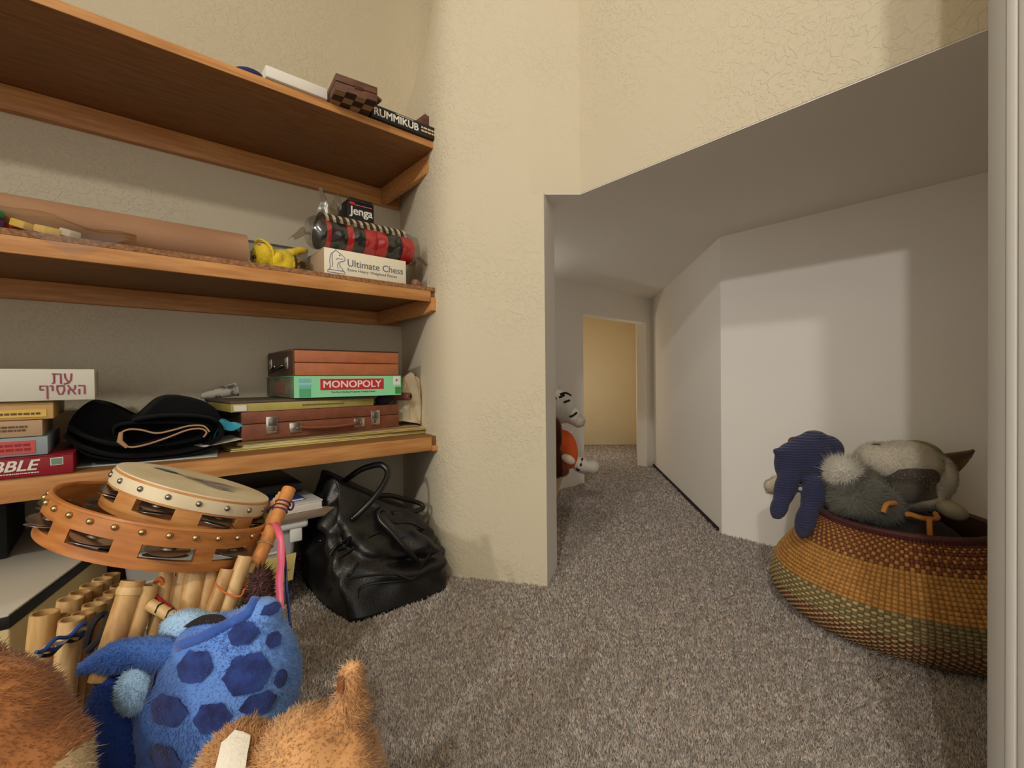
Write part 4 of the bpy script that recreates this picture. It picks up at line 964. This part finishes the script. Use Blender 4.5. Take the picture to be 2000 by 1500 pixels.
for (u, v, w, h) in ((382, 1302, 32, 26), (482, 1316, 37, 34), (476, 1237, 25, 20), (533, 1250, 14, 14), (546, 1324, 12, 16), (505, 1372, 28, 20), (300, 1325, 20, 34), (330, 1385, 40, 26), (415, 1400, 30, 26), (530, 1190, 16, 9), (325, 1480, 34, 30)):
    hp, n = look(bvh, u, v)
    if hp is None: continue
    D = hp.y/900; o = decal('spot', NP, r, bvh, hp, n, noisy([(a*w*D*1.15, b*h*D*1.15) for a, b in hexa], 30, .10, u), .0030, 4)
DKB = M('dark_brown_felt', (34, 24, 20), .9, bump=.5, bscale=500)
hp, n = look(bvh, 398, 1214)
if hp is not None:
    D = hp.y/900; decal('mouth_patch', DKB, r, bvh, hp, n, [((math.cos(a)*46*math.cos(.55)-math.sin(a)*11*math.sin(.55))*D, (math.cos(a)*46*math.sin(.55)+math.sin(a)*11*math.cos(.55))*D) for a in [2*math.pi*k/28 for k in range(28)]], .0035, 4)
plush('flipper', [((-.352, .452, .232), (.036, .014, .016), (0, .12, 0)), ((-.385, .450, .232), (.032, .011, .015), (0, -.25, 0)), ((-.412, .449, .226), (.020, .007, .008), (0, -.5, 0))], FURV, r, voxel=.0035, smooth=4, fur=9000, flen=.003, fw=.0007, colour=lambda p, n: bl2*.9)
plush('belly_fold', [((-.340, .476, .243), (.028, .016, .020)), ((-.318, .472, .246), (.02, .014, .014))], FURV, r, voxel=.004, smooth=4, fur=5000, flen=.003, fw=.0007, colour=lambda p, n: pale)
plush('foot', [((-.364, .440, .204), (.016, .014, .022))], FURV, r, voxel=.003, smooth=3, fur=3000, flen=.003, fw=.0007, colour=lambda p, n: pale)
plush('arm', [((-.386, .455, .14), (.03, .03, .075), (0, -.25, 0))], FURV, r, voxel=.005, smooth=3, fur=8000, flen=.003, fw=.0007, colour=lambda p, n: bl3*.7)
# rolled hem
hem = []
for u, v in ((288, 1290), (300, 1272), (350, 1262), (400, 1243), (450, 1218), (485, 1198), (500, 1172), (490, 1160), (462, 1168), (420, 1190), (380, 1212), (330, 1240), (296, 1265)):
    hp, n = look(bvh, u, v)
    if hp is not None: hem.append(hp+n*.001)
if len(hem) > 4: G().tube(crs(hem, 4), .0052, 10).build('rolled_hem', M('mid_blue_plush', (58, 98, 186), .95, bump=.5, bscale=500, sheen=.3, col2=(40, 76, 160), vscale=60), r, smooth=180)

# tan plush
r = thing('tan_plush', 'tan curly plush bear with upright ear and white snout patch', 'plush toy', (0, 0, 0))
t1_, t2_ = lc((212, 164, 114)), lc((190, 140, 92))
def tcol(p, n):
    w = .5+.5*math.sin(p[0]*70+math.sin(p[2]*60)*2); return t1_*w+t2_*(1-w)
els = [((-.180, .395, .145), (.052, .052, .070)), ((-.235, .385, .145), (.036, .045, .062)), ((-.155, .395, .110), (.042, .05, .09)), ((-.20, .395, .06), (.075, .056, .10)), ((-.138, .392, .15), (.018, .03, .05)),
       ((-.144, .402, .234), (.0125, .010, .022), (0, .12, 0)), ((-.146, .402, .212), (.016, .012, .016))]
kf = .925; els = [((c[0]*kf, c[1]*kf, .5+(c[2]-.5)*kf), tuple(q*kf for q in rr_), *rest) for c, rr_, *rest in els]
bd, bvh = plush('body', els, FURV, r, voxel=.0045, smooth=4, fur=52000, flen=.0048, fw=.0008, colour=tcol, lump=.0012, shag=1.3)
hp, n = look(bvh, 452, 1475)
if hp is not None:
    D = hp.y/900; decal('white_patch', M('white_felt', (226, 220, 206), .9, bump=.4, bscale=400), r, bvh, hp, n, noisy([(-24*D, -40*D), (22*D, -40*D), (26*D, 22*D), (4*D, 36*D), (-14*D, 20*D)], 20, .05, 3), .006, 4)
hp, n = look(bvh, 668, 1335)
if hp is not None: decal('inner_ear', M('brown_inner_ear', (120, 70, 40), .95, bump=.4, bscale=400), r, bvh, hp, n, [(-.003, -.006), (.003, -.006), (.003, .006), (-.003, .006)], .003, 2)

# brown plush at the very left
r = thing('brown_plush', 'shaggy brown plush bear with cream chest', 'plush toy', (0, 0, 0))
b1_, b2_ = lc((212, 150, 96)), lc((184, 122, 74)); cr_ = lc((222, 196, 150))
def brcol(p, n):
    if p[0] > -.352+.3*(p[2]-.20)+.01*math.sin(p[2]*120) and p[2] < .245: return cr_
    w = .5+.5*math.sin(p[0]*40+p[2]*50); return b1_*w+b2_*(1-w)
els = [((-.408, .330, .230), (.062, .06, .070)), ((-.432, .325, .268), (.045, .05, .050)), ((-.385, .335, .19), (.058, .055, .07)), ((-.40, .34, .08), (.09, .075, .085))]
bd, bvh = plush('body', els, FURV, r, voxel=.005, smooth=5, fur=42000, flen=.0058, fw=.0009, colour=brcol, lump=.001, shag=1.1)

# ------------------------------------------------------------------ woven basket of plush toys in the nook
BC0 = Vector((.800, .945, 0))
r = thing('woven_basket', 'wide round woven straw basket with orange, red and green bands', 'basket', BC0)
def bprof(t):   # t 0..1 from floor to rim
    P = [(.178, .002), (.205, .012), (.228, .035), (.235, .060), (.229, .090), (.208, .125), (.178, .160), (.150, .190), (.140, .206)]
    x = t*(len(P)-1); k = min(int(x), len(P)-2); f = x-k
    a, b, c, d = [Vector(P[min(max(k+i, 0), len(P)-1)]) for i in (-1, 0, 1, 2)]
    v = .5*((2*b)+(c-a)*f+(2*a-5*b+4*c-d)*f*f+(3*b-a-3*c+d)*f**3); return v.x, v.y
STRAW = M('dyed_straw', attr='fibre', rough=.6, spec=.3)
ROWS, NC = 46, 156
rust, gold, olive, strw, maroon = lc((124, 68, 44)), lc((190, 136, 68)), lc((128, 116, 72)), lc((204, 176, 126)), lc((96, 48, 44))
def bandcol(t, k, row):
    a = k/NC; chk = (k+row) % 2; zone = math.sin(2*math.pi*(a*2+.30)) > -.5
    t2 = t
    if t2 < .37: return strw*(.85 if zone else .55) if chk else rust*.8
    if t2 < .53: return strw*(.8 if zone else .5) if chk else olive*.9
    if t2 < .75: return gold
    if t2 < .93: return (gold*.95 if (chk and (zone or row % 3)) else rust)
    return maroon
parts = [('weave_base', 0, .37), ('weave_green', .37, .53), ('weave_gold', .53, .75), ('weave_rust', .75, .93), ('rim', .93, 1.001)]
for nm, ta, tb in parts:
    vs = []; fs = []; cs = []
    for row in range(ROWS):
        t0, t1 = row/ROWS, (row+1)/ROWS
        if not (ta <= t0+1e-9 < tb): continue
        r0, z0 = bprof(t0); r1, z1 = bprof(t1); rm, zm = bprof((t0+t1)/2); nx, nz = (z1-z0), -(r1-r0); ll = math.hypot(nx, nz); nx /= ll; nz /= ll
        for k in range(NC):
            a0 = 2*math.pi*k/NC; a1 = a0+2*math.pi/NC; am = (a0+a1)/2; o = len(vs); pr = .0032
            for (rr_, zz) in ((r0, z0), (r1, z1)):
                for a in (a0, a1): vs.append((rr_*math.cos(a), rr_*math.sin(a), zz))
            for fa, fb in ((.28, .25), (.28, .75), (.72, .25), (.72, .75)):
                a = a0+(a1-a0)*fa; q = r0+(r1-r0)*fb+nx*pr; vs.append((q*math.cos(a), q*math.sin(a), z0+(z1-z0)*fb+nz*pr))
            # 0:r0a0 1:r0a1 2:r1a0 3:r1a1   4:(a.28,low) 5:(a.28,high) 6:(a.72,low) 7:(a.72,high)
            fs += [(o+4, o+6, o+7, o+5), (o, o+1, o+6, o+4), (o+3, o+2, o+5, o+7), (o+2, o, o+4, o+5), (o+1, o+3, o+7, o+6)]
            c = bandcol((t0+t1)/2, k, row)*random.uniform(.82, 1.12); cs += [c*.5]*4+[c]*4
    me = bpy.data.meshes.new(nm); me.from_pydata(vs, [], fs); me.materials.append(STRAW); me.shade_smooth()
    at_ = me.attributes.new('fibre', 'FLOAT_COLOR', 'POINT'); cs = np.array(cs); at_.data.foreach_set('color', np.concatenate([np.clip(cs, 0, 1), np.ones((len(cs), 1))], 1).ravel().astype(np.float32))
    o = bpy.data.objects.new(nm, me); COL.objects.link(o); o.parent = r
g = G(); g.lathe([(bprof(t/20)[0]-.005, bprof(t/20)[1]+.003) for t in range(21)], 64, (0, 0, 0), None, True, False); g.build('lining', M('straw_lining', (120, 80, 50), .8), r)
g = G(); g.tube([(.139*math.cos(2*math.pi*k/72), .139*math.sin(2*math.pi*k/72), .208) for k in range(72)], .0058, 8, closed=True); g.build('rim_binding', M('maroon_straw', (84, 44, 42), .7, bump=.6, bscale=300), r)
HC = M('orange_cane', (206, 136, 62), .6)
f1 = at(1782, 1006, .85)-BC0; f2 = at(1830, 1013, .86)-BC0
G().tube(crs([f1+Vector((-.01, 0, .002)), f1, f1+Vector((.02, .0, -.006)), f2, f2+Vector((.015, .02, .004))], 5), .0045, 8).build('handle_loop', HC, r)
G().tube([at(1815, 1012, .845)-BC0, at(1816, 1046, .845)-BC0], .0045, 8).build('handle_tie', HC, r)
G().tube(crs([at(1725, 1000, .86)-BC0, at(1732, 985, .86)-BC0, at(1748, 982, .865)-BC0], 4), .0045, 8).build('handle_loop', HC, r)
def tree_lean(a): return a

# navy corduroy plush over the basket edge
r = thing('corduroy_plush', 'navy corduroy plush animal hanging over the basket rim', 'plush toy', (0, 0, 0))
CORD = M('navy_corduroy', (44, 48, 86), .9, sheen=.15)
nt = CORD.node_tree; wv = nt.nodes.new('ShaderNodeTexWave'); wv.inputs['Scale'].default_value = 60; wv.bands_direction = 'Z'; wv.inputs['Distortion'].default_value = 2.5
bp = nt.nodes.new('ShaderNodeBump'); bp.inputs['Strength'].default_value = .8; bp.inputs['Distance'].default_value = .003
nt.links.new(nt.nodes['Texture Coordinate'].outputs['Object'], wv.inputs['Vector']); nt.links.new(wv.outputs['Fac'], bp.inputs['Height']); nt.links.new(bp.outputs[0], nt.nodes['Principled BSDF'].inputs['Normal'])
def E(u, v, Y, rx, ry, rz, rot=None): return (at(u, v, Y), (rx, ry, rz), rot)
els = [E(1578, 898, .985, .056, .035, .056), E(1614, 880, .99, .034, .03, .034), E(1545, 905, .98, .034, .028, .046), E(1590, 860, .99, .030, .026, .022),
       E(1524, 885, .975, .016, .014, .010, (0, .5, 0)), E(1535, 950, .965, .022, .020, .048, (0, .28, 0)), E(1522, 990, .955, .017, .017, .028, (0, .35, 0)),
       E(1588, 970, .945, .022, .020, .045, (0, .25, 0)), E(1574, 1015, .935, .020, .018, .040, (0, .25, 0)), E(1612, 930, .98, .03, .03, .04)]
plush('body', els, CORD, r, voxel=.005, smooth=4)
G().ell(at(1551, 862, .99), (.012, .011, .010)).build('button', M('brown_button', (96, 56, 34), .4), r)
# white tuft plush beyond it
o = plush('cream_plush', [E(1505, 950, 1.16, .014, .014, .018), E(1520, 945, 1.15, .016, .014, .022)], M('cream_fleece', (216, 206, 184), .95), None, fur=2500, flen=.006, voxel=.005)[0]
tag(o, 'small cream fleece toy peeking out beyond the navy corduroy plush', 'plush toy')
# grey and white shaggy plush
r = thing('shaggy_plush', 'shaggy grey plush with a fluffy white tuft beside the navy corduroy toy', 'plush toy', (0, 0, 0))
gr_, wh_ = lc((146, 144, 132)), lc((222, 216, 204))
pc_ = at(1650, 925, .90)
def scol(p, n): return wh_ if (p[2] > pc_.z-.012+.4*(p[0]-pc_.x)) and p[0] < pc_.x+.05 else gr_
plush('body', [E(1680, 965, .925, .048, .04, .042), E(1715, 975, .93, .035, .035, .036), E(1650, 925, .92, .032, .03, .026), E(1690, 930, .95, .05, .03, .03)], FURV, r, voxel=.005, smooth=4, fur=26000, flen=.016, fw=.0006, colour=scol, shag=.9, droop=(-.25, -.1, -.15))
# white plush with grey eye patch
r = thing('white_plush', 'white plush animal with a large dark eye patch and pointed brown ear', 'plush toy', (0, 0, 0))
wt, gp_ = lc((214, 206, 190)), lc((92, 86, 76))
bd, bvh = plush('body', [E(1765, 905, .935, .068, .05, .046), E(1715, 900, .95, .045, .04, .038), E(1815, 930, .945, .042, .045, .05), E(1800, 970, .935, .045, .035, .024), E(1755, 950, .935, .04, .04, .034)], FURV, r, voxel=.005, smooth=5, fur=24000, flen=.0045, fw=.0006, colour=lambda p, n: wt)
hp, n = look(bvh, 1788, 945)
if hp is not None:
    D = hp.y/900; decal('eye_patch', M('grey_plush_patch', (92, 86, 78), .95, bump=.5, bscale=400), r, bvh, hp, n, noisy([(-50*D, 8*D), (-34*D, 32*D), (28*D, 30*D), (52*D, 10*D), (44*D, -30*D), (-12*D, -40*D), (-42*D, -20*D)], 30, .08, 4), .004, 5)
hp, n = look(bvh, 1712, 872)
if hp is not None: decal('closed_eye', BLACK, r, bvh, hp, n, [(-.009, 0), (-.004, .003), (.004, .003), (.009, .001), (.004, .0), (-.004, .0)], .005, 2)
e0 = at(1832, 890, .94)
def ear(i, j):
    w = .042*(1-i)**.55*(1+.25*math.sin(math.pi*i)); return e0+Vector((.075*i, .004*math.sin(3*j), .006*i))+Vector((0, .02*(j-.5)*(1-i), -(j)*w*1.35+.004))
G().grid(ear, 14, 8).build('ear', M('brown_ear', (112, 92, 64), .9), r, thick=.005, smooth=180)
G().ell(at(1858, 996, .90), (.030, .022, .017), Euler((0, .5, 0)).to_matrix()).build('paw', M('beige_paw', (176, 166, 142), .9, bump=.4, bscale=400), r)
# green cap behind
o = G().ell((0, 0, 0), (.040, .034, .024), Euler((0, .35, 0)).to_matrix()).build('green_cap', M('sage_felt', (138, 146, 96), .9)); o.location = at(1800, 884, .975)
tag(o, 'sage green felt cap behind the white plush with the eye patch', 'cap')
# dark filler toy inside the basket
o = plush('dark_plush', [((0, 0, 0), (.085, .085, .038)), ((.03, .02, .012), (.05, .05, .035))], M('dark_plush', (54, 44, 40), .95), None, voxel=.007)[0]; o.location = BC0+Vector((.01, .0, .172)); tag(o, 'dark plush toy filling the bottom of the woven basket', 'plush toy')

# ------------------------------------------------------------------ wicker basket with tiger beyond the opening
r = thing('wicker_basket', 'pale wicker basket half hidden by the rounded wall under the tiger plush', 'basket', Vector((.06, 1.68, 0)))
WIC = M('wicker', (206, 178, 128), .6); n = 40
def wr(z): return .075+.30*z
for i in range(15):
    z = .006+.0092*i; rad = wr(z); pts = [((rad+.0035*math.sin(k*math.pi/1+i*math.pi))*math.cos(2*math.pi*k/n), (rad+.0035*math.sin(k*math.pi/2+i*math.pi))*math.sin(2*math.pi*k/n), z) for k in range(n)]
    G().tube(pts, .0040, 6, closed=True).build('weaver', WIC, r)
for k in range(20):
    a = 2*math.pi*k/20; G().tube([(wr(z)*math.cos(a), wr(z)*math.sin(a), z) for z in (.002, .07, .142)], .0032, 6).build('stake', M('wicker_stake', (184, 152, 104), .6), r)
G().lathe([(.0005, .003), (.074, .003)], 24, (0, 0, 0), None, False, False).build('basket_floor', WIC, r)
G().tube([(wr(.146)*math.cos(2*math.pi*k/n), wr(.146)*math.sin(2*math.pi*k/n), .146) for k in range(n)], .0058, 8, closed=True).build('rim', WIC, r)
def T(u, v, Y=1.70): return at(u, v, Y)
r = thing('tiger_plush', 'white plush tiger with black stripes wearing an orange shirt', 'plush toy', (0, 0, 0))
wtg = lc((226, 222, 212))
bd, bvh = plush('body', [(T(1094, 794), (.052, .05, .062)), (T(1118, 812), (.034, .034, .030)), (T(1130, 822), (.024, .026, .022)), (T(1086, 764, 1.71), (.014, .014, .026)), (T(1090, 880), (.050, .045, .075)),
    (T(1135, 908), (.042, .030, .026), (0, .5, 0)), (T(1158, 912), (.024, .024, .024))], FURV, r, voxel=.005, smooth=4, fur=22000, flen=.004, fw=.0006, colour=lambda p, n: wtg)
ORG = M('orange_shirt', (226, 92, 32), .85, bump=.3, bscale=400)
els = [(T(1096, 878, 1.695), (.060, .055, .075)), (T(1110, 885, 1.69), (.036, .04, .06))]
plush('shirt', els, ORG, r, voxel=.006, smooth=5)
G().ell(T(1117, 845, 1.628), (.004, .004, .004)).build('shirt_button', M('pearl', (226, 214, 200), .2), r)
STP = M('black_stripe', (20, 18, 18), .9)
for pts in ([(1092, 777), (1102, 772), (1111, 763)], [(1094, 771), (1104, 768), (1114, 773)], [(1101, 786), (1112, 782), (1124, 787)], [(1116, 775), (1120, 780)], [(1112, 814), (1120, 811), (1126, 806)], [(1134, 910), (1137, 896), (1140, 880)], [(1155, 890), (1160, 898), (1158, 905)], [(1168, 905), (1172, 908)], [(1126, 915), (1132, 918)], [(1084, 762), (1082, 770), (1086, 780)]):
    q = []
    for u, v in pts:
        hp, n = look(bvh, u, v)
        if hp is not None: q.append(hp+n*.0015)
    if len(q) >= 2: G().tube(crs(q, 4), .0042, 6).build('stripe', STP, r)
r = thing('monkey_plush', 'dark brown plush with a cream muzzle in front of the tiger', 'plush toy', (0, 0, 0))
dbr, mbr = lc((86, 42, 22)), lc((150, 84, 48))
plush('body', [(T(1078, 850, 1.60), (.034, .03, .065)), (T(1084, 905, 1.60), (.036, .03, .05)), (T(1098, 915, 1.59), (.024, .024, .026))], FURV, r, voxel=.005, smooth=4, fur=14000, flen=.006, fw=.0006, colour=lambda p, n: mbr if p[0] > T(1096, 900, 1.6).x else dbr)
G().ell(T(1110, 897, 1.575), (.026, .018, .015), Euler((0, .5, 0)).to_matrix()).build('muzzle', M('cream_muzzle', (222, 208, 188), .9), r)
